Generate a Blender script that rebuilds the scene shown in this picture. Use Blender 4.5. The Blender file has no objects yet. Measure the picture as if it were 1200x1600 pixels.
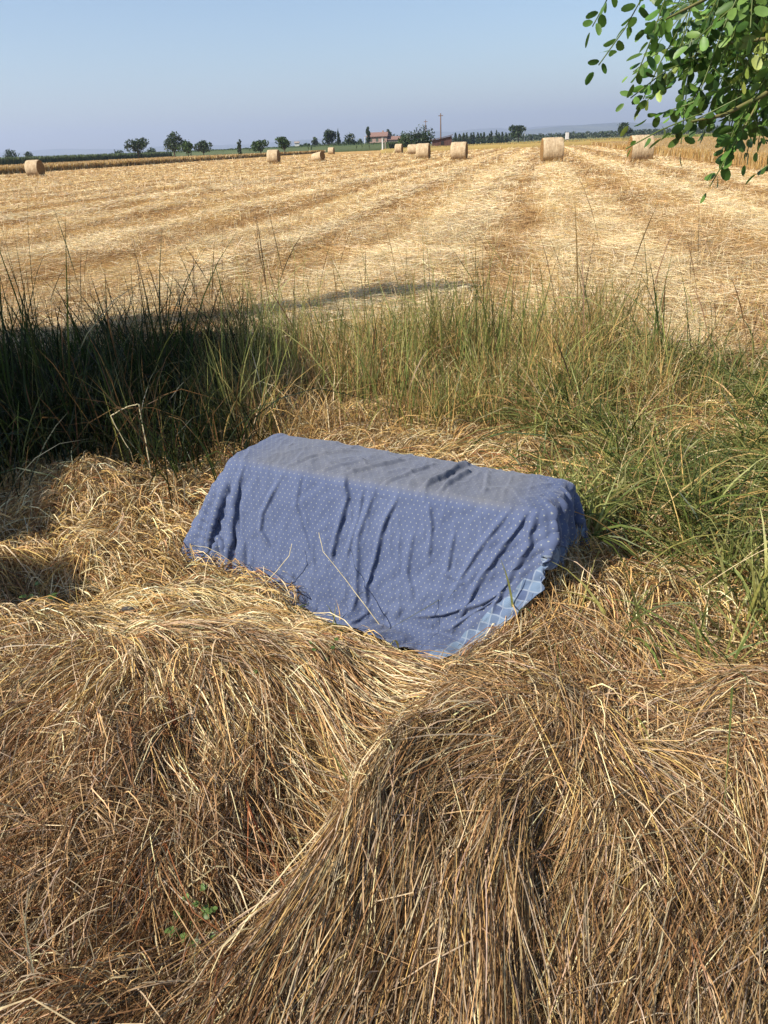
import bpy, bmesh, math
import numpy as np
from mathutils import Vector, Matrix

rng = np.random.default_rng(11)
SC = bpy.context.scene
COL = SC.collection
rad = math.radians

# ------------------------------------------------------------------ camera
PITCH, ROLL, FOC, EYE = rad(25.5), rad(2.42), 1202.0, 1.45
fw = np.array([0, math.cos(PITCH), -math.sin(PITCH)])
up0 = np.array([0, math.sin(PITCH), math.cos(PITCH)])
rt = math.cos(ROLL) * np.array([1., 0, 0]) - math.sin(ROLL) * up0
up = math.sin(ROLL) * np.array([1., 0, 0]) + math.cos(ROLL) * up0

def ray(px, py):
    return fw * FOC + rt * (px - 600) - up * (py - 800)
def at(px, py, z=0.0):
    d = ray(px, py); return np.array([0, 0, EYE]) + d * ((z - EYE) / d[2])
def at_y(px, py, y):
    d = ray(px, py); return np.array([0, 0, EYE]) + d * (y / d[1])
def at_d(px, py, dist):
    d = ray(px, py); return np.array([0, 0, EYE]) + d * (dist / np.linalg.norm(d))

cam = bpy.data.cameras.new('camera'); co = bpy.data.objects.new('camera', cam); COL.objects.link(co)
co.matrix_world = Matrix(((rt[0], up[0], -fw[0], 0), (rt[1], up[1], -fw[1], 0), (rt[2], up[2], -fw[2], EYE), (0, 0, 0, 1)))
cam.sensor_fit = 'VERTICAL'; cam.sensor_height = 36; cam.lens = 36 * FOC / 1600
cam.clip_start = 0.05; cam.clip_end = 60000
SC.camera = co

# ------------------------------------------------------------------ light
SUN_E, SUN_A = rad(41), rad(27)          # height; how far behind the camera's left the sun stands
TO_SUN = Vector((-math.cos(SUN_E) * math.cos(SUN_A), -math.cos(SUN_E) * math.sin(SUN_A), math.sin(SUN_E)))
L = bpy.data.lights.new('sun', 'SUN'); L.energy = 5.0; L.angle = rad(0.5); L.color = (1.0, 0.93, 0.82)
lo = bpy.data.objects.new('sun', L); COL.objects.link(lo)
lo.rotation_euler = TO_SUN.to_track_quat('Z', 'Y').to_euler()
W = bpy.data.worlds.new('World'); SC.world = W; W.use_nodes = True
nt = W.node_tree; bg = nt.nodes['Background']
sky = nt.nodes.new('ShaderNodeTexSky'); sky.sky_type = 'NISHITA'; sky.sun_disc = False
sky.sun_elevation = SUN_E; sky.sun_rotation = math.atan2(TO_SUN.x, TO_SUN.y)
sky.air_density = 1.0; sky.dust_density = 0.7; sky.ozone_density = 3.0
nt.links.new(sky.outputs[0], bg.inputs[0]); bg.inputs[1].default_value = 0.088
SC.view_settings.view_transform = 'Standard'; SC.view_settings.look = 'None'
SC.view_settings.exposure = 0.78; SC.view_settings.gamma = 1
SC.render.engine = 'CYCLES'
SC.cycles.max_bounces = 6; SC.cycles.diffuse_bounces = 2; SC.cycles.glossy_bounces = 2; SC.cycles.transmission_bounces = 3

# ------------------------------------------------------------------ helpers
def lin(r, g, b):
    f = lambda c: c / 12.92 if c <= .04045 else ((c + .055) / 1.055) ** 2.4
    return np.array([f(r / 255), f(g / 255), f(b / 255)])

def tag(o, label=None, cat=None, group=None, kind=None):
    if label: o['label'] = label
    if cat: o['category'] = cat
    if group: o['group'] = group
    if kind: o['kind'] = kind
    return o

def empty(name, loc=(0, 0, 0), rz=0.0):
    o = bpy.data.objects.new(name, None); COL.objects.link(o); o.location = loc; o.rotation_euler = (0, 0, rz); o.empty_display_size = .1
    return o

def hash2(i, j, s):
    h = (i.astype(np.int64) * 374761393 + j.astype(np.int64) * 668265263 + s * 974634777) & 0x7fffffff
    h = ((h ^ (h >> 13)) * 1274126177) & 0x7fffffff
    h = (h ^ (h >> 16)) & 0xffff
    return h / 32767.5 - 1.0
def vnoise(x, y, s=0):
    x = np.asarray(x, float); y = np.asarray(y, float)
    i = np.floor(x); j = np.floor(y); a = x - i; b = y - j
    a = a * a * (3 - 2 * a); b = b * b * (3 - 2 * b)
    return (hash2(i, j, s) * (1 - a) + hash2(i + 1, j, s) * a) * (1 - b) + (hash2(i, j + 1, s) * (1 - a) + hash2(i + 1, j + 1, s) * a) * b
def fbm(x, y, s=0, o=3):
    t = 0; k = 1.0
    for q in range(o): t = t + vnoise(x * 2 ** q, y * 2 ** q, s + q) * k; k *= .5
    return t
def sstep(a, b, x):
    t = np.clip((x - a) / (b - a), 0, 1); return t * t * (3 - 2 * t)

def mesh_obj(name, verts, quads, mat, parent=None, tint=None, smooth=True, tris=None):
    me = bpy.data.meshes.new(name)
    verts = np.asarray(verts, np.float32).reshape(-1, 3)
    me.vertices.add(len(verts)); me.vertices.foreach_set('co', verts.ravel())
    quads = np.zeros((0, 4), np.int32) if quads is None else np.asarray(quads, np.int32).reshape(-1, 4)
    tris = np.zeros((0, 3), np.int32) if tris is None else np.asarray(tris, np.int32).reshape(-1, 3)
    nl = quads.size + tris.size
    me.loops.add(nl); me.loops.foreach_set('vertex_index', np.concatenate([quads.ravel(), tris.ravel()]))
    me.polygons.add(len(quads) + len(tris))
    st = np.concatenate([np.arange(len(quads)) * 4, quads.size + np.arange(len(tris)) * 3]).astype(np.int32)
    me.polygons.foreach_set('loop_start', st)
    me.polygons.foreach_set('use_smooth', np.full(len(st), smooth))
    if tint is not None:
        at_ = me.color_attributes.new('tint', 'FLOAT_COLOR', 'POINT')
        c = np.ones((len(verts), 4), np.float32); c[:, :3] = tint; at_.data.foreach_set('color', c.ravel())
    me.update(calc_edges=True)
    if mat: me.materials.append(mat)
    o = bpy.data.objects.new(name, me); COL.objects.link(o)
    if parent: o.parent = parent
    return o

# ------------------------------------------------------------------ materials
def mat(name):
    m = bpy.data.materials.new(name); m.use_nodes = True
    return m, m.node_tree, m.node_tree.nodes['Principled BSDF']
def N(nt, t, **kw):
    n = nt.nodes.new(t)
    for k, v in kw.items(): setattr(n, k, v)
    return n
def blade_mat(name, rough=.45, spec=.35, transl=.3, var=.25):
    """thin leaf or straw: its own tint per blade, some light through it"""
    m, nt, b = mat(name)
    a = N(nt, 'ShaderNodeAttribute', attribute_name='tint')
    b.inputs['Roughness'].default_value = rough; b.inputs['Specular IOR Level'].default_value = spec
    g = N(nt, 'ShaderNodeNewGeometry')
    nz = N(nt, 'ShaderNodeTexNoise'); nz.inputs['Scale'].default_value = 60; nz.inputs['Detail'].default_value = 2
    nt.links.new(g.outputs['Position'], nz.inputs['Vector'])
    mr = N(nt, 'ShaderNodeMapRange'); mr.inputs['From Min'].default_value = .3; mr.inputs['From Max'].default_value = .7
    mr.inputs['To Min'].default_value = 1 - var; mr.inputs['To Max'].default_value = 1 + var
    nt.links.new(nz.outputs['Fac'], mr.inputs['Value'])
    mx = N(nt, 'ShaderNodeVectorMath', operation='SCALE'); nt.links.new(a.outputs['Color'], mx.inputs[0]); nt.links.new(mr.outputs[0], mx.inputs['Scale'])
    nt.links.new(mx.outputs[0], b.inputs['Base Color'])
    t = N(nt, 'ShaderNodeBsdfTranslucent'); nt.links.new(mx.outputs[0], t.inputs['Color'])
    ms = N(nt, 'ShaderNodeMixShader'); ms.inputs[0].default_value = transl
    nt.links.new(b.outputs[0], ms.inputs[1]); nt.links.new(t.outputs[0], ms.inputs[2])
    nt.links.new(ms.outputs[0], nt.nodes['Material Output'].inputs['Surface'])
    return m
def simple_mat(name, c1, c2, scale=4, rough=.8, spec=.2, stretch=(1, 1, 1), detail=5, bump=0):
    m, nt, b = mat(name)
    g = N(nt, 'ShaderNodeTexCoord'); mp = N(nt, 'ShaderNodeMapping'); mp.inputs['Scale'].default_value = stretch
    nt.links.new(g.outputs['Object'], mp.inputs[0])
    nz = N(nt, 'ShaderNodeTexNoise'); nz.inputs['Scale'].default_value = scale; nz.inputs['Detail'].default_value = detail; nz.inputs['Roughness'].default_value = .65
    nt.links.new(mp.outputs[0], nz.inputs['Vector'])
    cr = N(nt, 'ShaderNodeValToRGB'); cr.color_ramp.elements[0].position = .32; cr.color_ramp.elements[1].position = .68
    cr.color_ramp.elements[0].color = (*c1, 1); cr.color_ramp.elements[1].color = (*c2, 1)
    nt.links.new(nz.outputs['Fac'], cr.inputs[0]); nt.links.new(cr.outputs[0], b.inputs['Base Color'])
    b.inputs['Roughness'].default_value = rough; b.inputs['Specular IOR Level'].default_value = spec
    if bump:
        bp = N(nt, 'ShaderNodeBump'); bp.inputs['Strength'].default_value = 1; bp.inputs['Distance'].default_value = bump
        nt.links.new(nz.outputs['Fac'], bp.inputs['Height']); nt.links.new(bp.outputs[0], b.inputs['Normal'])
    return m

M_straw = blade_mat('straw', .5, .3, .15)
M_green = blade_mat('grass_blade', .5, .35, .35)
M_leaf = blade_mat('tree_leaf', .45, .4, .35, .2)
M_bark = simple_mat('bark', lin(70, 58, 46), lin(120, 102, 82), 9, .9, .1, (1, 1, .2), bump=.02)

# ------------------------------------------------------------------ terrain
RD = rad(11.5)                              # the way the field was driven
def uv_field(x, y): return x * math.cos(RD) - y * math.sin(RD), x * math.sin(RD) + y * math.cos(RD)
def xy_field(u, v): return u * math.cos(RD) + v * math.sin(RD), -u * math.sin(RD) + v * math.cos(RD)

BUMPS = []                                  # x, y, sx, sy, turn, height
def bump_px(p1, p2, w, h, ext=.15):
    a, b = at(*p1)[:2], at(*p2)[:2]; c = (a + b) / 2; d = b - a
    BUMPS.append((c[0], c[1], np.linalg.norm(d) / 2 + ext, w, math.atan2(d[1], d[0]), h))
bump_px((110, 1060), (620, 1090), .10, .08)
bump_px((790, 1160), (1240, 1150), .09, .06)
BUMPS.append((.56, 2.30, .34, .14, math.atan2(.887, .46), .17))
bump_px((660, 1200), (770, 1175), .09, .03)
bump_px((80, 800), (250, 800), .25, .08)
bump_px((20, 950), (110, 960), .13, -.14, .1)
bump_px((0, 1010), (120, 1010), .10, .06, .1)
bump_px((560, 1130), (400, 1420), .09, -.20, .05)
bump_px((330, 1180), (250, 1260), .07, -.09, .04)
bump_px((660, 1200), (330, 1580), .085, .10, .05)
bump_px((800, 1250), (760, 1560), .08, .05, .05)
bump_px((860, 1250), (850, 1560), .04, -.05, .05)
bump_px((1000, 1250), (1000, 1560), .12, .04, .05)
bump_px((850, 980), (1000, 960), .17, .10, .1)
bump_px((1060, 1050), (1200, 1060), .12, -.10, .05)
bump_px((180, 1250), (60, 1350), .1, .03, .1)
bump_px((230, 1500), (60, 1600), .1, .07, .1)
bump_px((300, 1410), (200, 1440), .09, -.08, .03)
bump_px((590, 1110), (640, 1130), .09, -.10, .03)

def stripe(u, v):
    """0..1 pale lying straw between darker stubble, in drive rows"""
    w = u + .35 * vnoise(u * .1, v * .05, 5) + .25 * vnoise(u * .7, v * .3, 6)
    s = np.sin(w * 2 * np.pi / 3.1) * .55 + np.sin(w * 2 * np.pi / 1.25 + 1.0 + np.sin(w * .33) * 2) * .35
    s = np.clip(.52 + .40 * s, 0, 1)
    for u0, w0 in ((-1.4, .75), (1.1, .35), (3.7, .5), (6.1, .5), (-4.2, .5), (-8.0, .8), (-13.5, .9)): s = np.maximum(s, 1.0 * np.exp(-((u - u0 + .15 * vnoise(v * .08, u0 + 0 * v, 9)) / w0) ** 4))
    return s

def height(x, y):
    x = np.asarray(x, float); y = np.asarray(y, float)
    z = np.zeros(np.broadcast(x, y).shape)
    near = 1 - sstep(4.0, 6.5, y)
    for bx, by, sx, sy, t, h in BUMPS:
        c, s = math.cos(t), math.sin(t)
        a = (x - bx) * c + (y - by) * s; b = -(x - bx) * s + (y - by) * c
        z = z + h * np.exp(-(np.abs(a) / sx) ** 3 - (b / sy) ** 2)
    z = z + near * (.035 * fbm(x * 3.1, y * 3.1, 20) + .016 * fbm(x * 9, y * 9, 25, 2) - .15 * sstep(1.62, .95, y))
    u, v = uv_field(x, y)
    far = sstep(6.5, 9.5, y) * (1 - sstep(40, 90, y))
    z = z + far * ((stripe(u, v) - .5) * .07 + .05 * fbm(u * .9, v * .35, 31))
    z = z - .06 * sstep(3.2, 5.2, y) * (1 - sstep(6, 8, y))
    # the spot under the covered box is trodden flat
    k = np.exp(-(((x - .05) * .887 - (y - 2.46) * .46 + .16) / .60) ** 4 - (((x - .05) * .46 + (y - 2.46) * .887 + .06) / .42) ** 4)
    return z * (1 - k) + k * (-.012)

def axis(lo, hi, step, far, grow):
    a = list(np.arange(lo, hi + 1e-6, step)); d = step
    while a[-1] < far[1]: d *= grow; a.append(a[-1] + d)
    d = step; b = []
    p = lo
    while p > far[0]: d *= grow; p -= d; b.append(p)
    return np.array(b[::-1] + a)
gx = axis(-3.5, 3.5, .035, (-14000, 14000), 1.10); gy = axis(.5, 5, .035, (-14000, 14000), 1.035)
gy = gy[(gy > -40) | (np.arange(len(gy)) % 8 == 0)]
GX, GY = np.meshgrid(gx, gy, indexing='ij')
ix = np.arange(GX.size).reshape(GX.shape)
q = np.stack([ix[:-1, :-1], ix[1:, :-1], ix[1:, 1:], ix[:-1, 1:]], -1).reshape(-1, 4)

m, nt, b = mat('field_soil')
g = N(nt, 'ShaderNodeNewGeometry')
mp = N(nt, 'ShaderNodeMapping'); mp.inputs['Rotation'].default_value = (0, 0, RD)
nt.links.new(g.outputs['Position'], mp.inputs[0])
def noise(scale, stretch, det=6, rough=.65):
    k = N(nt, 'ShaderNodeMapping'); k.inputs['Scale'].default_value = stretch; nt.links.new(mp.outputs[0], k.inputs[0])
    n = N(nt, 'ShaderNodeTexNoise'); n.inputs['Scale'].default_value = scale; n.inputs['Detail'].default_value = det; n.inputs['Roughness'].default_value = rough
    nt.links.new(k.outputs[0], n.inputs['Vector']); return n.outputs['Fac']
def math_(op, a, b_=None, c=None):
    n = N(nt, 'ShaderNodeMath', operation=op)
    for i, v in enumerate((a, b_, c)):
        if v is None: continue
        if isinstance(v, (int, float)): n.inputs[i].default_value = v
        else: nt.links.new(v, n.inputs[i])
    return n.outputs[0]
sx_ = N(nt, 'ShaderNodeSeparateXYZ'); nt.links.new(mp.outputs[0], sx_.inputs[0])
ww = math_('ADD', sx_.outputs[0], math_('MULTIPLY', math_('SUBTRACT', noise(.22, (1, .35, 1), 3), .5), 2.2))
s1 = math_('MULTIPLY', math_('SINE', math_('MULTIPLY', ww, 2 * math.pi / 3.1)), .22)
s2 = math_('MULTIPLY', math_('SINE', math_('MULTIPLY', ww, 2 * math.pi / 1.25)), .12)
fine = math_('MULTIPLY', math_('SUBTRACT', noise(9, (1, .35, 1), 8, .8), .5), 1.3)
mid = math_('MULTIPLY', math_('SUBTRACT', noise(.9, (1, .3, 1), 5), .5), 1.0)
tot = math_('ADD', math_('ADD', math_('ADD', s1, s2), math_('ADD', fine, mid)), .5)
cr = N(nt, 'ShaderNodeValToRGB'); e = cr.color_ramp.elements
e[0].position = .12; e[0].color = (*lin(128, 94, 54), 1); e[1].position = .9; e[1].color = (*lin(216, 192, 142), 1)
k = e.new(.45); k.color = (*lin(168, 130, 76), 1); k = e.new(.65); k.color = (*lin(192, 158, 100), 1)
nt.links.new(tot, cr.inputs[0])
# darker litter and soil close by, green and fallow land beyond the field
sp = N(nt, 'ShaderNodeSeparateXYZ'); nt.links.new(g.outputs['Position'], sp.inputs[0])
n1 = N(nt, 'ShaderNodeMapRange'); n1.inputs['From Min'].default_value = 7.5; n1.inputs['From Max'].default_value = 5.5; nt.links.new(sp.outputs[1], n1.inputs[0])
mx1 = N(nt, 'ShaderNodeMix', data_type='RGBA'); nt.links.new(n1.outputs[0], mx1.inputs[0]); nt.links.new(cr.outputs[0], mx1.inputs[6])
lit = N(nt, 'ShaderNodeValToRGB'); lit.color_ramp.elements[0].color = (*lin(58, 43, 27), 1); lit.color_ramp.elements[1].color = (*lin(122, 96, 60), 1)
nt.links.new(noise(14, (1, 1, 1), 8, .8), lit.inputs[0]); nt.links.new(lit.outputs[0], mx1.inputs[7])
n2 = N(nt, 'ShaderNodeMapRange'); n2.inputs['From Min'].default_value = 255; n2.inputs['From Max'].default_value = 275; nt.links.new(sx_.outputs[1], n2.inputs[0])
mx2 = N(nt, 'ShaderNodeMix', data_type='RGBA'); nt.links.new(n2.outputs[0], mx2.inputs[0]); nt.links.new(mx1.outputs[2], mx2.inputs[6])
pat = N(nt, 'ShaderNodeValToRGB'); pat.color_ramp.elements[0].color = (*lin(62, 82, 44), 1); pat.color_ramp.elements[1].color = (*lin(150, 134, 84), 1)
nt.links.new(noise(.006, (1, .3, 1), 3), pat.inputs[0]); nt.links.new(pat.outputs[0], mx2.inputs[7])
nt.links.new(mx2.outputs[2], b.inputs['Base Color']); b.inputs['Roughness'].default_value = .95; b.inputs['Specular IOR Level'].default_value = .1
bp = N(nt, 'ShaderNodeBump'); bp.inputs['Distance'].default_value = .08; bp.inputs['Strength'].default_value = .9
nt.links.new(math_('ADD', fine, mid), bp.inputs['Height']); nt.links.new(bp.outputs[0], b.inputs['Normal'])
tag(mesh_obj('field', np.stack([GX, GY, height(GX, GY)], -1), q, m), kind='structure')

# ------------------------------------------------------------------ blades of grass and straw
def ribbons(C, width, tints, prof, roll=None):
    """C (n,k,3) centre lines -> flat blades with a width profile; returns verts, quads, tints"""
    n, k, _ = C.shape
    T = np.gradient(C, axis=1); T /= np.linalg.norm(T, axis=2, keepdims=True) + 1e-9
    R = rng.normal(size=(n, 1, 3)) if roll is None else roll
    S = np.cross(T, np.broadcast_to(R, T.shape)); S /= np.linalg.norm(S, axis=2, keepdims=True) + 1e-9
    hw = (width[:, None] * np.asarray(prof)[None, :] * .5)[..., None]
    V = np.stack([C - S * hw, C + S * hw], 2).reshape(-1, 3)
    base = (np.arange(n) * k * 2)[:, None, None]; seg = (np.arange(k - 1) * 2)[None, :, None]
    Q = (base + seg + np.array([0, 1, 3, 2])[None, None, :]).reshape(-1, 4)
    return V, Q, np.repeat(tints, k * 2, axis=0)
def join(parts):
    vs, qs, ts = [], [], []; o = 0
    for v, q_, t in parts: vs.append(v); qs.append(q_ + o); ts.append(t); o += len(v)
    return np.concatenate(vs), np.concatenate(qs), np.concatenate(ts)
def pick(n, cols, w, jit=.12):
    c = .72 * np.array(cols)[rng.choice(len(cols), n, p=np.array(w) / sum(w))]
    return np.clip(c * (1 + rng.normal(0, jit, (n, 1))) * (1 + rng.normal(0, .04, (n, 3))), .005, .85)

PALE, GOLD, TAN, BROWN, GREY, RUST = lin(230, 208, 162), lin(210, 174, 108), lin(192, 155, 106), lin(142, 106, 68), lin(188, 165, 136), lin(146, 92, 52)

# the lie of the flattened grass: pixel of a spot, direction there, weight of disorder
LIE = [(1100, 1420, -.40, 1, .22), (1180, 1280, -.4, 1, .3), (930, 1420, -.12, 1, .16), (820, 1430, 0, 1, .14), (720, 1330, .03, 1, .18), (690, 1240, -.5, 1, .18),
       (590, 1270, -.62, .9, .16), (490, 1400, -.8, 1, .16), (370, 1570, -.8, .85, .18), (150, 1500, -1, .6, .42), (50, 1400, -1, .65, .5), (100, 1240, -.9, .8, .65),
       (300, 1190, .12, 1, .55), (430, 1250, .3, 1, .2), (520, 1180, .15, 1, .2), (400, 1380, .2, 1, .5), (230, 1340, -.7, .8, .7), (240, 1020, 1, -.12, .22), (450, 1030, 1, .22, .22), (590, 1075, 1, .5, .22),
       (130, 1090, -.6, .35, .4), (1000, 1140, 1, -.08, .35), (800, 1150, -1, .12, .45), (720, 1090, 1, .25, .5), (560, 1140, .35, 1, .25), (950, 1010, .25, 1, .6), (1100, 1000, .4, 1, .5),
       (780, 1000, -.5, 1, .7), (100, 800, .8, .5, .8), (200, 870, .5, .9, .7), (60, 960, 1, .25, .3), (330, 960, 1, .25, .35), (620, 680, 1, -.2, .7), (1000, 850, .6, .5, .8), (250, 720, .4, .8, .8)]
LP = np.array([at(a, b_)[:2] for a, b_, *_ in LIE]); LD = []
for a, b_, dx, dy, _ in LIE:
    d = at(a + dx * 15, b_ + dy * 15)[:2] - at(a, b_)[:2]; LD.append(d / np.linalg.norm(d))
LD = np.array(LD); LJ = np.array([l[4] for l in LIE])
def lie(x, y):
    d2 = (x[:, None] - LP[None, :, 0]) ** 2 + (y[:, None] - LP[None, :, 1]) ** 2
    w = 1 / (d2 + .002) ** 1.6; w /= w.sum(1, keepdims=True)
    return (w[..., None] * LD[None]).sum(1), (w * LJ[None]).sum(1)

def in_view(x, y, margin=.25):
    d = y * math.cos(PITCH) + EYE * math.sin(PITCH)
    return np.abs(x) < d * 600 / FOC + margin
BOX_A = math.atan2(-.46, .887)
def box_local(x, y):
    c, s = math.cos(BOX_A), math.sin(BOX_A); dx, dy = x - .05, y - 2.46
    return dx * c + dy * s, -dx * s + dy * c
def under_cloth(x, y, grow=0.0):
    a, b_ = box_local(x, y)
    lo = np.interp(a, [-.80, -.2, .36, .43, .54], [-.22, -.27, -.42, -.28, .0]) - grow
    return (a > -.78 - grow) & (a < .50 + grow) & (b_ > lo) & (b_ < .30 + grow)

def lying(n_tufts, per, ylo, yhi, length, width, cols, w, thick, jit=.12, keep=None, disorder=1.0, k=6, arch=.05, ydens=1.0):
    n_tufts = int(n_tufts * 1.75)
    y = ylo + (yhi - ylo) * rng.random(n_tufts) ** ydens
    x = (rng.random(n_tufts) * 2 - 1) * (y * .55 + .75) * 1.75
    ok = in_view(x, y, .4) | (in_view(x, y, 1.6) & (rng.random(n_tufts) < .42))
    if keep is not None: ok &= keep(x, y)
    x, y = x[ok], y[ok]; n_tufts = len(x)
    D, J = lie(x, y); th0 = np.arctan2(D[:, 1], D[:, 0]) + rng.normal(0, 1, n_tufts) * J * disorder
    L0 = length * rng.uniform(.6, 1.3, n_tufts); cur0 = rng.normal(0, .32, n_tufts); h0 = rng.random(n_tufts) ** 1.3 * thick
    ar0 = arch * rng.uniform(.2, 1.5, n_tufts); sp = rng.uniform(.012, .05, n_tufts)
    tb = rng.normal(0, jit * 1.3, n_tufts)
    i = np.repeat(np.arange(n_tufts), per); n = len(i)
    th = th0[i] + rng.normal(0, 1, n) * (.06 + .34 * J[i]) ; L_ = L0[i] * rng.uniform(.5, 1.1, n)
    cur = cur0[i] * .7 + rng.normal(0, .16, n)
    rx = x[i] + rng.normal(0, 1, n) * sp[i]; ry = y[i] + rng.normal(0, 1, n) * sp[i]
    t = np.linspace(0, 1, k)[None, :]
    # a stem may be broken: a kink somewhere
    kink = np.where(rng.random(n) < .26, rng.normal(0, .8, n), 0); kp = rng.uniform(.3, .8, n)
    ang = th[:, None] + cur[:, None] * (t - .3) + kink[:, None] * (t > kp[:, None])
    seg = L_[:, None] / (k - 1)
    cx = rx[:, None] + np.concatenate([np.zeros((n, 1)), np.cumsum(np.cos(ang[:, :-1]) * seg, 1)], 1)
    cy = ry[:, None] + np.concatenate([np.zeros((n, 1)), np.cumsum(np.sin(ang[:, :-1]) * seg, 1)], 1)
    lift = h0[i][:, None] + rng.normal(0, .007, (n, 1)) + ar0[i][:, None] * np.sin(np.pi * np.clip(t * 1.05, 0, 1)) + rng.normal(0, .02, (n, 1)) * t ** 2
    g0 = height(cx, cy); st_ = (rng.random((n, 1)) ** .5) * .85          # a stiff stem bridges the hollows instead of following the ground
    chord = g0[:, :1] + (g0[:, -1:] - g0[:, :1]) * t
    cz = np.maximum(g0 * (1 - st_) + chord * st_, g0 - .012) + np.maximum(lift, .003)
    C = np.stack([cx, cy, cz], -1)
    la, lb = box_local(cx, cy)
    bad = (under_cloth(cx, cy).any(1) & (rng.random(n) < .985)) | (under_cloth(cx, cy, .16) & (la > -.22) & (la < .42) & (lb < 0) & (cz > .022)).any(1)
    # whatever would push through the cloth is left out, what lies low at its hem stays
    keepm = ~bad
    C = C[keepm]; i = i[keepm]; n = len(C)
    tint = (.98 + .18 * sstep(1.3, 1.8, y))[i][:, None] * pick(n, cols, w, .17) * (1 + tb[i])[:, None]
    wd = width * rng.uniform(.55, 1.5, n)
    return ribbons(C, wd, np.clip(tint, .01, .8), np.interp(np.linspace(0, 1, k), [0, .15, .75, 1], [.8, 1, .85, .25]))

zone_front = lambda x, y: y < 2.3
parts = []
left_low = lambda x, y: (x + (y - 1.2) * .25 < -.18) & (y < 1.75)
parts.append(lying(8600, 22, .62, 2.0, .46, .0020, [PALE, GOLD, TAN, BROWN, GREY], [1.4, .8, 3, 2.8, 1.8], .075, keep=lambda x, y: ~left_low(x, y)))
parts.append(lying(8600, 20, .62, 1.8, .36, .0018, [PALE, TAN, BROWN, GREY, RUST], [.8, 2.4, 4.2, 1.6, .8], .07, keep=left_low, disorder=1.3))
parts.append(lying(3400, 8, .62, 1.9, .22, .0024, [TAN, BROWN, GREY, PALE], [3, 2.4, 1.6, 1.4], .08, disorder=2.6))
# matted fine broken stems lying every way through and over the combed ones
parts.append(lying(5200, 11, .62, 2.1, .13, .0016, [TAN, BROWN, GREY, PALE, RUST], [3, 3, 1.6, 1.4, .5], .085, disorder=2.2, k=4, arch=.02))
parts.append(lying(4200, 11, .62, 1.8, .11, .0015, [TAN, BROWN, GREY, PALE, RUST], [3, 3.4, 1.6, 1.2, .6], .09, keep=left_low, disorder=2.6, k=4, arch=.03))
# golden heap before the cloth and the flattened straw all round it
parts.append(lying(2600, 26, 1.60, 2.35, .42, .0020, [lin(238, 220, 176), PALE, GOLD, TAN, BROWN], [2, 4, 3, 1.0, .4], .05, keep=lambda x, y: x < .25))
parts.append(lying(5600, 17, 1.7, 4.6, .24, .0028, [PALE, GOLD, TAN, BROWN, RUST], [2.6, 3.2, 1.8, 1.2, .4], .075, disorder=1.2, arch=.05))
# short broken bits and husks on top
parts.append(lying(6500, 6, .7, 3.6, .06, .0032, [PALE, TAN, BROWN, GREY], [2.4, 2, 1.4, 1.5], .085, disorder=2.5, k=4, arch=.02))
# single pale stems
parts.append(lying(420, 1, .7, 4.0, .36, .0030, [PALE, GREY], [2, 1], .10, disorder=1.5, arch=.08))
parts.append(lying(1500, 2, .65, 3.6, .26, .0020, [lin(238, 222, 182), PALE, GREY], [1.5, 2, 1.5], .085, disorder=1.8, arch=.05))

# ---- upright and leaning blades
def upright(x, y, hgt, width, cols, w, lean=(0, 0), lean_s=.25, bend=.35, k=7, prof=None, jit=.15, base_z=0.0, jl=.3):
    n = len(x)
    h = hgt * rng.uniform(1 - jl, 1 + jl, n) * (.86 + .38 * vnoise(x * 1.9, y * 1.9, 47) + .16 * vnoise(x * 5, y * 5, 48))
    az = rng.uniform(0, 2 * np.pi, n); ls = np.abs(rng.normal(0, lean_s, n))
    lx = lean[0] + np.cos(az) * ls; ly = lean[1] + np.sin(az) * ls
    t = np.linspace(0, 1, k)[None, :]
    bd = np.abs(rng.normal(0, bend, n)); ba = az + rng.normal(0, .7, n)
    ox = lx[:, None] * t + (bd * np.cos(ba))[:, None] * t ** 2.4
    oy = ly[:, None] * t + (bd * np.sin(ba))[:, None] * t ** 2.4
    rr = np.sqrt(ox ** 2 + oy ** 2)
    oz = t * np.clip(1 - .32 * rr ** 2, .3, 1) - (bd[:, None] > .75) * .5 * np.clip(t - .6, 0, 1) ** 1.2
    C = np.stack([x[:, None] + ox * h[:, None], y[:, None] + oy * h[:, None], height(x, y)[:, None] + base_z + oz * h[:, None]], -1)
    prof = np.interp(np.linspace(0, 1, k), [0, .25, .7, 1], [.6, 1, .75, .06]) if prof is None else prof
    return ribbons(C, width * rng.uniform(.6, 1.4, n), pick(n, cols, w, jit), prof)
def scatter(n, x0, x1, y0, y1, f=None, clump=0.5, seed=50, grow=.04):
    x = rng.uniform(x0, x1, n); y = rng.uniform(y0, y1, n)
    p = np.clip(.5 + clump * fbm(x * 2.4, y * 2.4, seed) * 1.6, 0, 1)
    if f is not None: p = p * f(x, y)
    k = (rng.random(n) < p) & ~under_cloth(x, y, grow) & in_view(x, y, 1.6)
    return x[k], y[k]

G_SHADY = lin(40, 50, 22)  # darkened green: part of the left clump's shade is put into the blade colour
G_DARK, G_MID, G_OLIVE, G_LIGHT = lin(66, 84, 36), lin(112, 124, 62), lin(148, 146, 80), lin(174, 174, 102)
green = []
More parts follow.
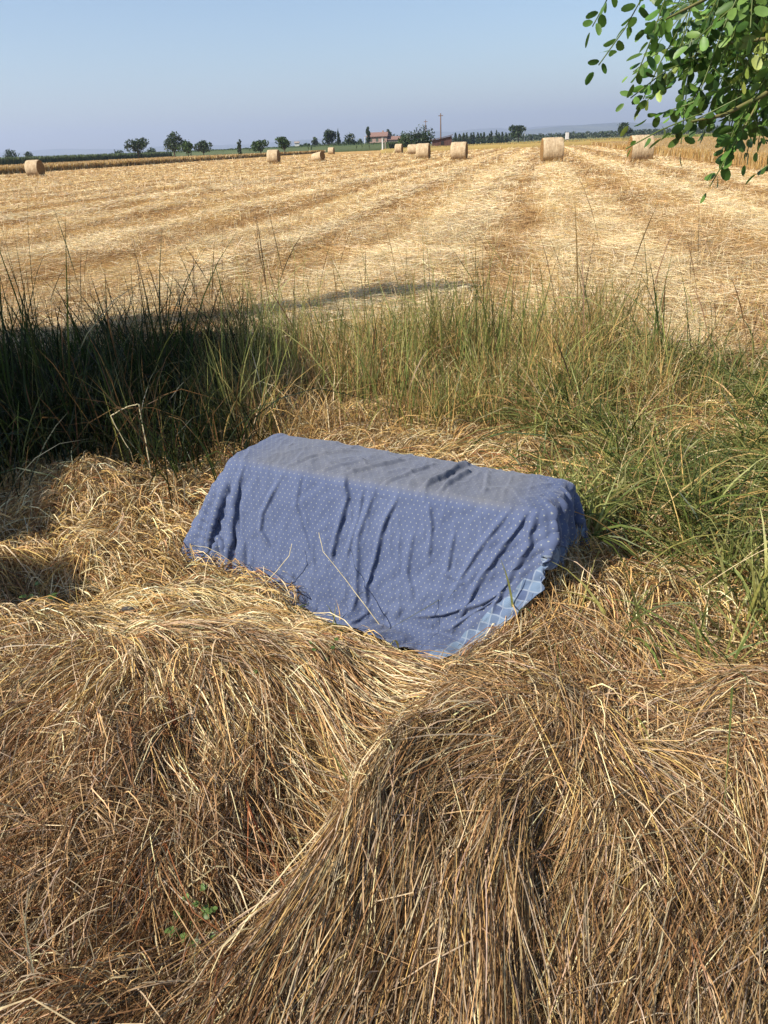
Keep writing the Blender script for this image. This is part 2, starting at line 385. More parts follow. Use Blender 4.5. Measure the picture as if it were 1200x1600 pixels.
# tall clump by the tree's shade
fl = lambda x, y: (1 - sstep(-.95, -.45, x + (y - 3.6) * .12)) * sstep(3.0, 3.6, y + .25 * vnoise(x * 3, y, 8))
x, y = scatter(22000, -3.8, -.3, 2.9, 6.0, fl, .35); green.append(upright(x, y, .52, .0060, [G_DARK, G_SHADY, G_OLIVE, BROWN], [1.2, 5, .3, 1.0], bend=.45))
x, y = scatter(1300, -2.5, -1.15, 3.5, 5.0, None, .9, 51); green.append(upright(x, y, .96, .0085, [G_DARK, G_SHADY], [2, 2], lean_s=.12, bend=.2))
# the strip behind the cloth: dry below, olive green above
fm = lambda x, y: sstep(-1.3, -.6, x) * (1 - sstep(1.3, 2.2, x)) * sstep(3.45, 4.2, y - .12 * x)
x, y = scatter(16000, -1.3, 2.2, 3.3, 6.0, fm, .5, 52); parts.append(upright(x, y, .36, .0036, [GOLD, TAN, BROWN, PALE], [3, 2, 1.2, 1], bend=.5, lean_s=.3))
x, y = scatter(9500, -1.3, 2.4, 3.8, 6.0, fm, 1.7, 53); green.append(upright(x, y, .53, .0052, [G_OLIVE, G_MID, G_LIGHT, GOLD], [3, 1.8, 2, 3], lean_s=.16, bend=.35))
x, y = scatter(800, -1.0, 1.0, 4.0, 5.6, None, 1.6, 54); green.append(upright(x, y, .78, .0058, [G_MID, G_LIGHT, G_OLIVE], [2, 1.5, 2], lean_s=.10, bend=.2))
# the rank green on the right, leaning every way
fr = lambda x, y: sstep(.55, 1.25, x - .10 * (y - 3) + .12 * vnoise(x * 4, y * 4, 9)) * sstep(1.95, 2.6, y + .3 * (x - 1.2))
x, y = scatter(33000, .5, 3.8, 1.85, 5.2, fr, .7, 55); green.append(upright(x, y, .36, .0064, [G_MID, G_OLIVE, G_DARK, G_LIGHT, GOLD], [4, 2.4, 1.6, 1.8, .7], lean=(-.35, -.15), lean_s=.6, bend=.8))
x, y = scatter(6500, .4, 3.6, 1.9, 5.8, fr, .5, 58); parts.append(upright(x, y, .36, .0036, [GOLD, PALE, TAN], [3, 2, 2], lean=(-.15, 0), lean_s=.5, bend=.5))
x, y = scatter(800, 1.5, 3.8, 3.0, 5.4, None, 1.4, 56); green.append(upright(x, y, .64, .0080, [G_MID, G_DARK, G_OLIVE], [3, 2, 1.5], lean=(.05, 0), lean_s=.2, bend=.35))
# a few tufts against the cloth's right-hand end and in the straw below it
tx, ty = [], []
for px, py, n in ((885, 860, 60), (930, 830, 90), (915, 900, 50), (860, 890, 30), (1120, 1080, 45), (1180, 1010, 80), (985, 1050, 10), (780, 1010, 6), (1150, 930, 90), (600, 1010, 4), (480, 1010, 4), (840, 900, 50), (300, 690, 60), (250, 740, 50), (350, 690, 40)):
    p = at(px, py); tx.append(rng.normal(p[0], .05, n)); ty.append(rng.normal(p[1], .05, n))
x, y = np.concatenate(tx), np.concatenate(ty); ok = ~under_cloth(x, y, .0); x, y = x[ok], y[ok]
green.append(upright(x, y, .26, .0075, [G_LIGHT, G_MID, G_OLIVE], [2, 2, 1], lean_s=.45, bend=.6))
# sparse green through the flattened straw
x, y = scatter(900, -2.2, 2.2, 1.3, 3.4, None, .8, 57); green.append(upright(x, y, .16, .0045, [G_OLIVE, G_MID, GOLD], [2, 1, 2], lean_s=.6, bend=.7))
# seed heads on thin stalks
x, y = scatter(1000, -3.4, 3.4, 3.5, 6.4, lambda x, y: np.full(len(x), .75), .6, 59)
seed = upright(x, y, .84, .0030, [lin(128, 96, 64), lin(150, 122, 78), G_OLIVE], [2, 2, 1], lean_s=.14, bend=.16, k=9, prof=[.7, .6, .6, .55, .55, 1.2, 2.0, 1.5, .3], jl=.4)
parts.append(seed)
v, qd, t = join(green); tag(mesh_obj('green_grass', v, qd, M_green, tint=t), kind='stuff')
v, qd, t = join(parts); tag(mesh_obj('dry_grass', v, qd, M_straw, tint=t), kind='stuff')
NB = len(qd)

# ---- stubble and lying straw on the mown field
def field_straw(n, y0, y1, lenf, wf, up_frac, k=4, pw=1.0):
    a = rng.random(n); y = 1 / (1 / y0 + (1 / y1 - 1 / y0) * a ** pw)
    x = (rng.random(n) * 2 - 1) * (y * .50 + 2.4)
    u, v = uv_field(x, y)
    ok = (u > -60) & (u < 8.3); x, y, u, v = x[ok], y[ok], u[ok], v[ok]; n = len(x)
    s = stripe(u, v)
    heap = fbm(u * .9, v * .35, 31)
    sc = np.maximum(1, y / 15)
    up_ = rng.random(n) < up_frac * (1.25 - s)
    swirl = vnoise(x * .8, y * .8, 60) * 1.6
    th = np.pi / 2 - RD + swirl + rng.normal(0, .55, n) + np.where(rng.random(n) < .5, np.pi, 0)
    Ln = lenf * rng.uniform(.5, 1.3, n) * sc ** .6
    t = np.linspace(0, 1, k)[None, :]
    pit = np.where(up_, rng.uniform(.7, 1.45, n), rng.normal(.10, .16, n))
    hor = np.cos(pit) * Ln; ver = np.abs(np.sin(pit)) * Ln * np.where(up_, .8, 1)
    cur = rng.normal(0, .4, n)
    ang = th[:, None] + cur[:, None] * t
    cx = x[:, None] + hor[:, None] * t * np.cos(ang); cy = y[:, None] + hor[:, None] * t * np.sin(ang)
    cz = height(x, y)[:, None] + (rng.random(n) * .05 * np.where(up_, 0, 1) * (.4 + s))[:, None] + ver[:, None] * (t - .25 * t ** 2 * (~up_)[:, None])
    C = np.stack([cx, cy, cz], -1)
    c1 = 1.24 * pick(n, [PALE, lin(238, 222, 184), lin(216, 184, 126)], [3, 2, 1.6], .09); c2 = 1.2 * pick(n, [lin(204, 168, 112), lin(184, 148, 98), BROWN], [2, 2, .7], .12)
    f = (np.clip((s - .5) * 1.3 + .55 + heap * .25, 0, 1) > rng.random(n))[:, None]
    return ribbons(C, wf * sc * rng.uniform(.6, 1.4, n), np.where(f, c1, c2), np.interp(np.linspace(0, 1, k), [0, .7, 1], [1, .85, .3]))
fs = [field_straw(175000, 5.4, 17, .24, .0036, .10, 5), field_straw(130000, 13, 48, .19, .0046, .16), field_straw(70000, 34, 160, .16, .0050, .2, 3)]
bs = []
for px, py, r_ in ((57, 275.5, 70), (428.5, 255.5, 60), (498.5, 251.8, 60), (518, 241, 30), (623.5, 239.2, 30), (645, 241, 30), (661.5, 249, 60), (717.5, 250, 80), (861.5, 254.5, 110), (999, 252.5, 110)):
    p = at(px, py); yy = p[1] + .31; xx = p[0] * yy / p[1]; n = r_ * 3; k_ = max(.008, yy * .00035)
    bx = xx + rng.uniform(-.85, .85, n); by = yy + rng.uniform(-1.0, .5, n)
    bs.append(upright(bx, by, .20, k_, [PALE, GOLD, TAN], [2, 2, 1], lean_s=.5, bend=.6, k=4))
v, qd, t = join(fs + bs); tag(mesh_obj('straw_stubble', v, qd, M_straw, tint=t), kind='stuff')

# ------------------------------------------------------------------ standing crops
M_wheat = blade_mat('wheat', .6, .2, .2, .15)
def crop(name, poly_uv, hgt, n, cols, w, slab_cols, wmin=.012, edge=.35, wk=.0008):
    """a standing crop between u and v limits: a rough body with stems on and before it"""
    u0, u1, v0, v1 = poly_uv
    nu, nv = 40, 150
    us = np.linspace(u0, u1, nu); vs = v0 * (v1 / v0) ** np.linspace(0, 1, nv)
    U, V_ = np.meshgrid(us, vs, indexing='ij')
    z = hgt * .86 * (1 + .10 * fbm(U * .6, V_ * .25, 70)); 
    U = U + .35 * vnoise(V_ * .25, U * .5, 71)
    X, Y = xy_field(U, V_)
    top = np.stack([X, Y, z], -1)
    P = np.concatenate([np.stack([X[:1], Y[:1], z[:1] * 0], -1), top, np.stack([X[-1:], Y[-1:], z[:1] * 0], -1)], 0)
    P = np.concatenate([P[:, :1] * [1, 1, 0], P, P[:, -1:] * [1, 1, 0]], 1)
    ii = np.arange(P.shape[0] * P.shape[1]).reshape(P.shape[:2])
    Q = np.stack([ii[:-1, :-1], ii[1:, :-1], ii[1:, 1:], ii[:-1, 1:]], -1).reshape(-1, 4)
    tv = .72 * np.mean(slab_cols, 0)[None] * (1 + .10 * vnoise(P[..., 0] * .3, P[..., 1] * .08, 72).reshape(-1, 1))
    # stems
    a = rng.random(n); v = 1 / (1 / v0 + (1 / v1 - 1 / v0) * a)
    fr_ = rng.random(n) < edge
    near_u = u1 if abs(u1) < abs(u0) else u0; far_u = u0 if near_u == u1 else u1
    u = np.where(fr_, near_u + (near_u - far_u) / abs(near_u - far_u) * rng.uniform(-.4, .25, n), rng.uniform(u0, u1, n))
    u = u + .35 * vnoise(v * .25, u * .5, 71)
    x, y = xy_field(u, v); h = hgt * rng.uniform(.8, 1.12, n)
    t = np.linspace(0, 1, 4)[None, :]; az = rng.uniform(0, 6.28, n)
    C = np.stack([x[:, None] + .18 * h[:, None] * np.cos(az)[:, None] * t ** 2, y[:, None] + .18 * h[:, None] * np.sin(az)[:, None] * t ** 2, h[:, None] * t], -1)
    wd = np.maximum(wmin, y * wk) * rng.uniform(.6, 1.4, n)
    r_ = ribbons(C, wd, pick(n, cols, w, .12), [1, 1, 1.1, .5])
    v_, q_, t_ = join([(P.reshape(-1, 3), Q, tv), r_])
    return tag(mesh_obj(name, v_, q_, M_wheat, tint=t_), kind='stuff')
WH = lin(204, 168, 104); WH2 = lin(188, 150, 88); WG = lin(170, 158, 92)
crop('wheat_crop', (-112, -62, 60, 240), .72, 30000, [WH, WH2, PALE], [2, 2, 1], [WH, WH2])
crop('wheat_crop', (8.9, 34, 14, 200), .50, 90000, [WH, WH2, PALE], [3, 2, 1], [WH2, WH], .006, .25, .00042)
crop('rye_crop', (-30, 16, 158, 215), .75, 8000, [WH, WG], [1, 1], [WH, WG])
crop('meadow_crop', (34.5, 120, 70, 260), .8, 14000, [lin(128, 146, 70), lin(150, 152, 80)], [1, 1], [lin(128, 146, 70), lin(150, 150, 80)])
MZ, MZ2 = lin(80, 97, 62), lin(102, 116, 78)
crop('maize_crop', (-190, -113, 120, 330), 2.0, 16000, [MZ2, lin(122, 136, 92)], [2, 1], [MZ2, lin(122, 136, 92)], .05)
crop('maize_crop', (-112, -44, 246, 330), 2.0, 12000, [MZ, MZ2], [2, 1], [MZ, MZ2], .05, edge=.2)

# ------------------------------------------------------------------ trees
def tube(path, radii, sides=8):
    path = np.asarray(path, float); n = len(path); T = np.gradient(path, axis=0); T /= np.linalg.norm(T, axis=1, keepdims=True)
    ref = np.array([.13, .97, .2]) if abs(T[0, 2]) > .7 else np.array([0, 0, 1.]); A_ = np.cross(T, ref); A_ /= np.linalg.norm(A_, axis=1, keepdims=True); B_ = np.cross(T, A_)
    an = np.linspace(0, 2 * np.pi, sides, endpoint=False)
    V = path[:, None] + (A_[:, None] * np.cos(an)[None, :, None] + B_[:, None] * np.sin(an)[None, :, None]) * np.asarray(radii)[:, None, None]
    ii = np.arange(n * sides).reshape(n, sides); jj = np.roll(ii, -1, 1)
    Q = np.stack([ii[:-1], jj[:-1], jj[1:], ii[1:]], -1).reshape(-1, 4)
    return V.reshape(-1, 3), Q
def cat_vq(l):
    vs, qs, o = [], [], 0
    for v_, q_ in l: vs.append(v_); qs.append(q_ + o); o += len(v_)
    return np.concatenate(vs), np.concatenate(qs)
def leaf_cloud(lobes, n, size, cols, w, shell=.55):
    """small folded leaf faces through the volume of several lobes"""
    lob = np.array(lobes, float); vol = lob[:, 3] * lob[:, 4] * lob[:, 5]; p = vol ** .65; p /= p.sum()
    k = rng.choice(len(lob), n, p=p)
    d = rng.normal(size=(n, 3)); d /= np.linalg.norm(d, axis=1, keepdims=True)
    r = (shell + (1 - shell) * rng.random(n)) * rng.uniform(.86, 1.1, n)
    r = np.where(rng.random(n) < .3, rng.random(n) ** .4, r)
    P = lob[k, :3] + d * r[:, None] * lob[k, 3:6]
    # gaps: thin out in noise pockets
    s = lob[:, 3].mean()
    g_ = vnoise(P[:, 0] / s * 2.2 + P[:, 2] / s * 1.3, P[:, 1] / s * 2.2 - P[:, 2] / s * 1.7, 80)
    P = P[g_ > -.55 + .3 * rng.random(n)]; n = len(P)
    a = rng.normal(size=(n, 3)); a /= np.linalg.norm(a, axis=1, keepdims=True); b_ = np.cross(a, rng.normal(size=(n, 3))); b_ /= np.linalg.norm(b_, axis=1, keepdims=True)
    sz = size * rng.uniform(.6, 1.4, (n, 1))
    V = np.stack([P - a * sz, P + b_ * sz * .55, P + a * sz, P - b_ * sz * .55], 1).reshape(-1, 3)
    return V, np.arange(n * 4).reshape(-1, 4), np.repeat(pick(n, cols, w, .2), 4, 0)
def tree(name, label, px, base_y_d, top_px, width_px, kind='round', cols=None, group=None, n=1500, base_px=None, cat='tree'):
    """px: column of the trunk, base_y_d: distance, top_px: pixel row of the top; sizes follow from the distance"""
    D = base_y_d; sc_ = 1331 / D
    p = at_y(px, top_px, D); x0 = p[0]; h = p[2]; w_ = width_px / sc_ / 2
    root = empty(name, (x0, D, 0)); tag(root, label, cat, group)
    cols = cols or [lin(46, 66, 34), lin(66, 88, 42), lin(36, 52, 30)]
    lobes = []
    if kind == 'round':
        hb = h * .22
        for _ in range(9):
            an = rng.uniform(0, 6.28); rr = w_ * rng.uniform(.2, .62); zz = rng.uniform(hb + .28 * (h - hb), h - .24 * (h - hb))
            lobes.append((1.15 * rr * math.cos(an), rr * math.sin(an), zz, w_ * rng.uniform(.4, .56), w_ * rng.uniform(.34, .5), (h - hb) * rng.uniform(.17, .27)))
        lobes.append((0, 0, h * .62, w_ * .55, w_ * .55, h * .36))
    elif kind == 'bush':
        for _ in range(12):
            an = rng.uniform(0, 6.28); rr = w_ * rng.uniform(.1, .66); zz = rng.uniform(.18, .72) * h
            lobes.append((1.15 * rr * math.cos(an), rr * math.sin(an), zz, w_ * rng.uniform(.38, .52), w_ * .5, h * rng.uniform(.22, .29)))
        lobes.append((0, 0, h * .5, w_ * .80, w_ * .7, h * .49))
    elif kind == 'tall':
        for i in range(7):
            zz = h * (.22 + .70 * i / 6); lobes.append((w_ * rng.uniform(-.35, .35), w_ * rng.uniform(-.3, .3), zz, w_ * rng.uniform(.5, .75) * (1 - .35 * (i / 6) ** 2), w_ * .6, h * .12))
    else:
        for i in range(6):
            zz = h * (.14 + .76 * i / 5); lobes.append((0, 0, zz, w_ * (.95 - .7 * (i / 5) ** 1.5), w_ * (.95 - .7 * (i / 5) ** 1.5), h * .13))
    v_, q_, t_ = leaf_cloud(lobes, n, max(.10, D * .0011), cols, [2, 2, 1][:len(cols)])
    mesh_obj('crown', v_, q_, M_leaf, root, t_, smooth=False)
    tr = [tube([(0, 0, -.1), (.03 * h * rng.normal(), 0, h * .3), (.03 * h * rng.normal(), 0, h * .62)], [h * .035, h * .026, h * .012])]
    for _ in range(4):
        an = rng.uniform(0, 6.28); z0 = h * rng.uniform(.25, .42)
        tr.append(tube([(0, 0, z0), (w_ * .3 * math.cos(an), w_ * .3 * math.sin(an), z0 + h * .15), (w_ * .55 * math.cos(an), w_ * .55 * math.sin(an), z0 + h * .28)], [h * .014, h * .01, h * .005], 6))
    v_, q_ = cat_vq(tr); mesh_obj('trunk', v_, q_, M_bark, root)
    return root
DG = [lin(58, 76, 46), lin(78, 96, 56), lin(46, 60, 40)]  # greyed a little, so some distance haze is in the leaf colour itself
LG = [lin(66, 92, 44), lin(88, 112, 56), lin(48, 70, 34)]
GT = 'trees along the far edge of the field'
tree('field_tree', 'broad dark green tree on a short trunk beyond the pale wheat', 211, 205, 214, 46, 'round', DG, GT, 2600)
tree('field_tree', 'taller dark tree with lopsided crown right behind a bright small round tree', 268, 210, 205.5, 46, 'round', DG, GT, 2600)
tree('field_tree', 'small bright round tree in front of a tall dark one', 291, 204, 220, 27, 'round', LG, GT, 1800)
tree('field_tree', 'mid green tree standing right of the small bright round tree', 316, 240, 217, 34, 'round', DG, GT, 1800)
tree('field_tree', 'slim sparse young tree alone above the maize strip', 373, 230, 219, 12, 'tall', DG, GT, 500)
tree('field_tree', 'small round tree just left of the standing second straw bale', 405, 206, 218, 27, 'round', LG, GT, 1600)
tree('field_tree', 'bushy tree with a pointed top just right of a straw bale', 442, 208, 212, 27, 'round', LG, GT, 1700)
tree('field_tree', 'small bluish tree far off, left of the tall airy tree', 491, 420, 213, 12, 'round', DG, GT, 500)
tree('field_tree', 'tall airy tree beside a narrow cypress left of the farmhouse', 513, 275, 200, 24, 'round', DG, GT, 1900)
tree('cypress_tree', 'narrow pointed cypress beside the tall airy tree', 528, 280, 202, 8, 'cone', DG, None, 700)
tree('field_tree', 'dense rounded dark tree between cypress and farmhouse', 545, 272, 206, 25, 'bush', DG, GT, 1900)
tree('field_tree', 'tall ragged tree close against the left end of the farmhouse', 574, 318, 198, 10, 'tall', DG, GT, 700)
tree('field_tree', 'small rounded treetop showing over the right end of the farmhouse', 608, 345, 203, 13, 'tall', DG, GT, 600)
tree('big_bush', 'mid green bush leaning against the big dark bush by the shed', 634, 232, 203, 34, 'bush', LG, None, 2200, cat='bush')
tree('big_bush', 'very large dark round bush beside the brown shed', 660, 214, 194, 50, 'bush', [lin(38, 58, 28), lin(60, 84, 38), lin(28, 42, 22)], None, 4200, cat='bush')
tree('field_tree', 'leafy tree rising over the poplar row left of the big centre bale', 811, 330, 194.5, 32, 'round', DG, GT, 2000)
tree('field_tree', 'grey green tree behind the bale half hidden by leaves', 977, 300, 190, 28, 'round', DG, GT, 1800)
tree('field_tree', 'dark low tree at the far left end of the horizon', 12, 300, 232, 26, 'bush', DG, GT, 900)
tree('field_tree', 'small low tree second from the far left end of the horizon', 42, 320, 235.5, 20, 'bush', DG, GT, 700)
tree('field_tree', 'hazy low tree peeping out behind the broad dark tree', 236, 330, 229, 20, 'bush', DG, GT, 700)
tree('field_tree', 'hazy low trees behind and left of the broad dark tree', 181, 340, 233, 24, 'bush', DG, GT, 700)
tree('field_tree', 'low hedge tree right of the far small white hut', 478, 300, 222, 22, 'bush', DG, GT, 700)
tree('field_tree', 'low round tree right under the farmhouse left end', 562, 300, 215, 12, 'bush', DG, GT, 500)
tree('field_tree', 'hazy tree between farmhouse and mid green bush', 617, 330, 209, 18, 'bush', DG, GT, 600)
for i, px in enumerate(np.linspace(712, 792, 15)):
    tree('poplar_tree', 'slim poplar in the dark row right of the brown shed', px + rng.uniform(-1.5, 1.5), 430 + rng.uniform(-10, 10), 207.5 - (px - 712) * .03 + rng.uniform(-2, 3), 8, 'cone', DG, 'poplars in the row beyond the shed', 330)
# the wood along the horizon
wl = []
for px in np.arange(700, 1300, 5.0):
    D = 560 + rng.uniform(-40, 40); hz = 226 - (px - 600) * .0422
    p = at_y(px, hz - rng.uniform(5, 8.5), D); h = p[2]
    wl.append((p[0], D, h * .5, 3.2, 3.2, h * .5))
for px in np.arange(-60, 640, 4.5):
    D = 430 + rng.uniform(-60, 60); hz = 226 - (px - 600) * .0422
    p = at_y(px, hz - rng.uniform(1, 4.5) - (5 if 465 < px < 640 else 0) * rng.random(), D); h = p[2]
    wl.append((p[0], D, h * .5, 3.6, 3.2, h * .5))
v_, q_, t_ = leaf_cloud(wl, 36000, .6, [lin(74, 90, 66), lin(92, 106, 78), lin(64, 78, 60)], [2, 2, 1]); tag(mesh_obj('far_wood', v_, q_, M_leaf, tint=t_, smooth=False), kind='stuff')

# ------------------------------------------------------------------ hills
def hills(name, D, prof, depth=1800):
    px = np.arange(-500, 1701, 10.0); hz = 226 - (px - 600) * .0422
    el = np.interp(px, [a for a, _ in prof], [b_ for _, b_ in prof]) + 1.0 * fbm(px * .012, px * 0, 90) + .5 * vnoise(px * .06, px * 0, 91)
    X = (px - 600) / 1331 * D; Zt = np.maximum(el, .1) / 1473 * D
    rows = []
    for k_, f_ in enumerate((0, .25, .5, .75, 1.0, .6)):
        rows.append(np.stack([X * (1 + depth * k_ / 5 / D), np.full_like(X, D + depth * k_ / 5), Zt * f_ * (1 + .12 * vnoise(px * .03 + k_ * 7, px * 0 + k_, 92)) - .5], -1))
    P = np.array(rows); ii = np.arange(P.shape[0] * P.shape[1]).reshape(P.shape[:2])
    Q = np.stack([ii[:-1, :-1], ii[:-1, 1:], ii[1:, 1:], ii[1:, :-1]], -1).reshape(-1, 4)
    return tag(mesh_obj(name, P.reshape(-1, 3), Q, M_hill), kind='structure')
M_hill = simple_mat('wooded_hill', lin(44, 60, 40), lin(96, 100, 70), .004, .95, .05)
hills('hills', 7200, [(-500, 2), (300, 4), (640, 5), (740, 11), (800, 12), (850, 17), (890, 18), (930, 22), (1000, 24), (1100, 22), (1700, 20)])
hills('hills', 11000, [(-500, 16), (60, 15), (150, 16), (260, 14), (420, 12), (600, 15), (700, 18), (800, 20), (1000, 18), (1700, 10)])

# ------------------------------------------------------------------ straw bales
M_bale, nt, b = mat('bale_straw')
tc = N(nt, 'ShaderNodeTexCoord')
def nz_(scale, st, det):
    k_ = N(nt, 'ShaderNodeMapping'); k_.inputs['Scale'].default_value = st; nt.links.new(tc.outputs['Object'], k_.inputs[0])
    n_ = N(nt, 'ShaderNodeTexNoise'); n_.inputs['Scale'].default_value = scale; n_.inputs['Detail'].default_value = det; n_.inputs['Roughness'].default_value = .75
    nt.links.new(k_.outputs[0], n_.inputs['Vector']); return n_.outputs['Fac']
a1 = nz_(6, (5, .6, .6), 5); a2 = nz_(2.2, (1, 1, 1), 4)
ad = N(nt, 'ShaderNodeMath', operation='ADD'); nt.links.new(a1, ad.inputs[0]); nt.links.new(a2, ad.inputs[1])
cr = N(nt, 'ShaderNodeValToRGB'); e = cr.color_ramp.elements; e[0].position = .32; e[0].color = (*lin(132, 104, 72), 1); e[1].position = .68; e[1].color = (*lin(214, 194, 158), 1)
md = N(nt, 'ShaderNodeMath', operation='MULTIPLY'); md.inputs[1].default_value = .5; nt.links.new(ad.outputs[0], md.inputs[0]); nt.links.new(md.outputs[0], cr.inputs[0])
nt.links.new(cr.outputs[0], b.inputs['Base Color']); b.inputs['Roughness'].default_value = .75; b.inputs['Specular IOR Level'].default_value = .25
bp = N(nt, 'ShaderNodeBump'); bp.inputs['Distance'].default_value = .03; nt.links.new(a1, bp.inputs['Height']); nt.links.new(bp.outputs[0], b.inputs['Normal'])
M_end = simple_mat('bale_end_straw', lin(104, 76, 44), lin(164, 128, 78), 12, .85, .15, detail=8, bump=.03)

nt = M_end.node_tree; tc = N(nt, 'ShaderNodeTexCoord'); mp_ = N(nt, 'ShaderNodeMapping'); mp_.inputs['Location'].default_value = (0, 0, -.72); mp_.inputs['Scale'].default_value = (.01, 1, 1); nt.links.new(tc.outputs['Object'], mp_.inputs[0])
wv_ = N(nt, 'ShaderNodeTexWave', wave_type='RINGS', rings_direction='SPHERICAL'); wv_.inputs['Scale'].default_value = 2.6; wv_.inputs['Distortion'].default_value = 3.0; wv_.inputs['Detail'].default_value = 3; nt.links.new(mp_.outputs[0], wv_.inputs['Vector'])
mr_ = N(nt, 'ShaderNodeMapRange'); mr_.inputs['To Min'].default_value = .62; mr_.inputs['To Max'].default_value = 1.1; nt.links.new(wv_.outputs['Fac'], mr_.inputs[0])
pb = nt.nodes['Principled BSDF']; src = pb.inputs['Base Color'].links[0].from_socket; sc_n = N(nt, 'ShaderNodeVectorMath', operation='SCALE'); nt.links.new(src, sc_n.inputs[0]); nt.links.new(mr_.outputs[0], sc_n.inputs['Scale']); nt.links.new(sc_n.outputs[0], pb.inputs['Base Color'])
def bale_meshes(dia, wid, squash, seed):
    r = dia / 2; nx, na = 26, 72
    xs = np.linspace(-wid / 2, wid / 2, nx); an = np.linspace(0, 2 * np.pi, na, endpoint=False)
    Xg, Ag = np.meshgrid(xs, an, indexing='ij')
    rr = r * (1 - .035 * (np.abs(Xg) / (wid / 2)) ** 6) * (1 + .012 * fbm(Xg * 5 + seed, Ag * 3, seed) + .006 * np.sin(Xg * 38))
    y_ = rr * np.cos(Ag); z_ = rr * np.sin(Ag)
    z_ = np.where(z_ < -.93 * r, -.93 * r - (.93 * r + z_) * .1, z_) * squash
    V = np.stack([Xg, y_, z_ + .93 * r * squash], -1)
    ii = np.arange(nx * na).reshape(nx, na); jj = np.roll(ii, -1, 1)
    Q = np.stack([ii[:-1], jj[:-1], jj[1:], ii[1:]], -1).reshape(-1, 4)
    ends = []
    for s, row in ((-1, V[0]), (1, V[-1])):
        c = row.mean(0); rings = [row]
        for k_ in (.93, .75, .55, .35, .15, .03):
            p = c + (row - c) * k_; p = p + np.array([s, 0, 0]) * (.018 * vnoise(p[:, 1] * 9, p[:, 2] * 9, seed + s + 5) + .03 * (1 - k_) + (.012 if k_ < .95 else 0))[:, None]; rings.append(p)
        P = np.array(rings); P[0] += np.array([s * .003, 0, 0]); jn = np.arange(P.shape[0] * na).reshape(-1, na); jm = np.roll(jn, -1, 1)
        Qe = np.stack([jn[:-1], jm[:-1], jm[1:], jn[1:]], -1).reshape(-1, 4); 
        if s > 0: Qe = Qe[:, ::-1]
        ends.append((P.reshape(-1, 3), Qe))
    return (V.reshape(-1, 3), Q), ends
BALES = [  # centre column, base row, diameter, width, turn, label
    (57, 275.5, 1.55, 1.2, 4, 'lone straw bale at the far left edge before the pale wheat'),
    (428.5, 255.5, 1.55, 1.2, 2, 'straw bale standing between two small round trees'),
    (498.5, 251.8, 1.0, 1.35, -24, 'low slumped straw bale sunk and tilted in the stubble'),
    (518, 241, 1.50, 1.2, -1, 'small far straw bale in front of the tall airy tree'),
    (623.5, 239.2, 1.62, 1.2, -4, 'straw bale with dark end just left of the overlapping bale pair'),
    (645, 241.0, 1.45, 1.35, -2, 'straw bale mostly hidden behind a nearer bale'),
    (661.5, 249, 1.55, 1.22, -2, 'nearer straw bale overlapping another, before the big dark bush'),
    (717.5, 250, 1.55, 1.30, -4, 'large straw bale in front of the brown shed end'),
    (861.5, 254.5, 1.55, 1.27, 8, 'large straw bale standing alone between two pale straw tracks'),
    (999, 252.5, 1.55, 1.22, 6, 'straw bale partly hidden behind hanging green leaves'),
]
for i, (px, py, dia, wid, turn, lab) in enumerate(BALES):
    p = at(px, py); yy = p[1] + dia * .2
    root = empty('straw_bale', (p[0] * yy / p[1], yy, height(p[0], yy) - .02), -RD + rad(turn)); tag(root, lab, 'bale', 'round straw bales on the stubble field')
    body, ends = bale_meshes(dia, wid, .97, 3 + i)
    mesh_obj('wrapped_side', *body, M_bale, root)
    for v_, q_ in ends: mesh_obj('end_face', v_, q_, M_end, root)
    if i == 2: root.rotation_euler = (rad(3), rad(-10), -RD + rad(turn)); root.location.z = .02

# ------------------------------------------------------------------ farm buildings and poles
def box_bm(bm, x0, x1, y0, y1, z0, z1):
    v = [bm.verts.new(p) for p in ((x0, y0, z0), (x1, y0, z0), (x1, y1, z0), (x0, y1, z0), (x0, y0, z1), (x1, y0, z1), (x1, y1, z1), (x0, y1, z1))]
    for f in ((3, 2, 1, 0), (4, 5, 6, 7), (0, 1, 5, 4), (1, 2, 6, 5), (2, 3, 7, 6), (3, 0, 4, 7)): bm.faces.new([v[i] for i in f])
def bm_obj(name, bm, m, parent=None):
    me = bpy.data.meshes.new(name); bmesh.ops.recalc_face_normals(bm, faces=bm.faces); bm.to_mesh(me); bm.free(); me.materials.append(m)
    o = bpy.data.objects.new(name, me); COL.objects.link(o)
    if parent: o.parent = parent
    return o
M_pink = simple_mat('pink_plaster', lin(146, 122, 110), lin(158, 134, 122), 1.5, .9, .1)
M_tile = simple_mat('roof_tiles', lin(118, 92, 84), lin(136, 110, 100), 2.5, .9, .1, (1, 6, 1))
M_shed = simple_mat('weathered_brown_boards', lin(70, 50, 46), lin(104, 78, 70), 2, .9, .1, (6, 1, .3))
M_dark = simple_mat('dark_opening', lin(28, 26, 26), lin(44, 40, 38), 2, .7, .3)
M_shut = simple_mat('green_shutter', lin(64, 72, 60), lin(84, 90, 76), 2, .7, .3)
M_grey = simple_mat('grey_annex_plaster', lin(126, 116, 108), lin(150, 140, 130), 1.2, .9, .1)
M_white = simple_mat('white_paint', lin(190, 190, 186), lin(206, 206, 202), 2, .7, .2)
M_pole = simple_mat('tarred_pole_wood', lin(96, 74, 58), lin(128, 104, 84), 3, .9, .1, (1, 1, .1))

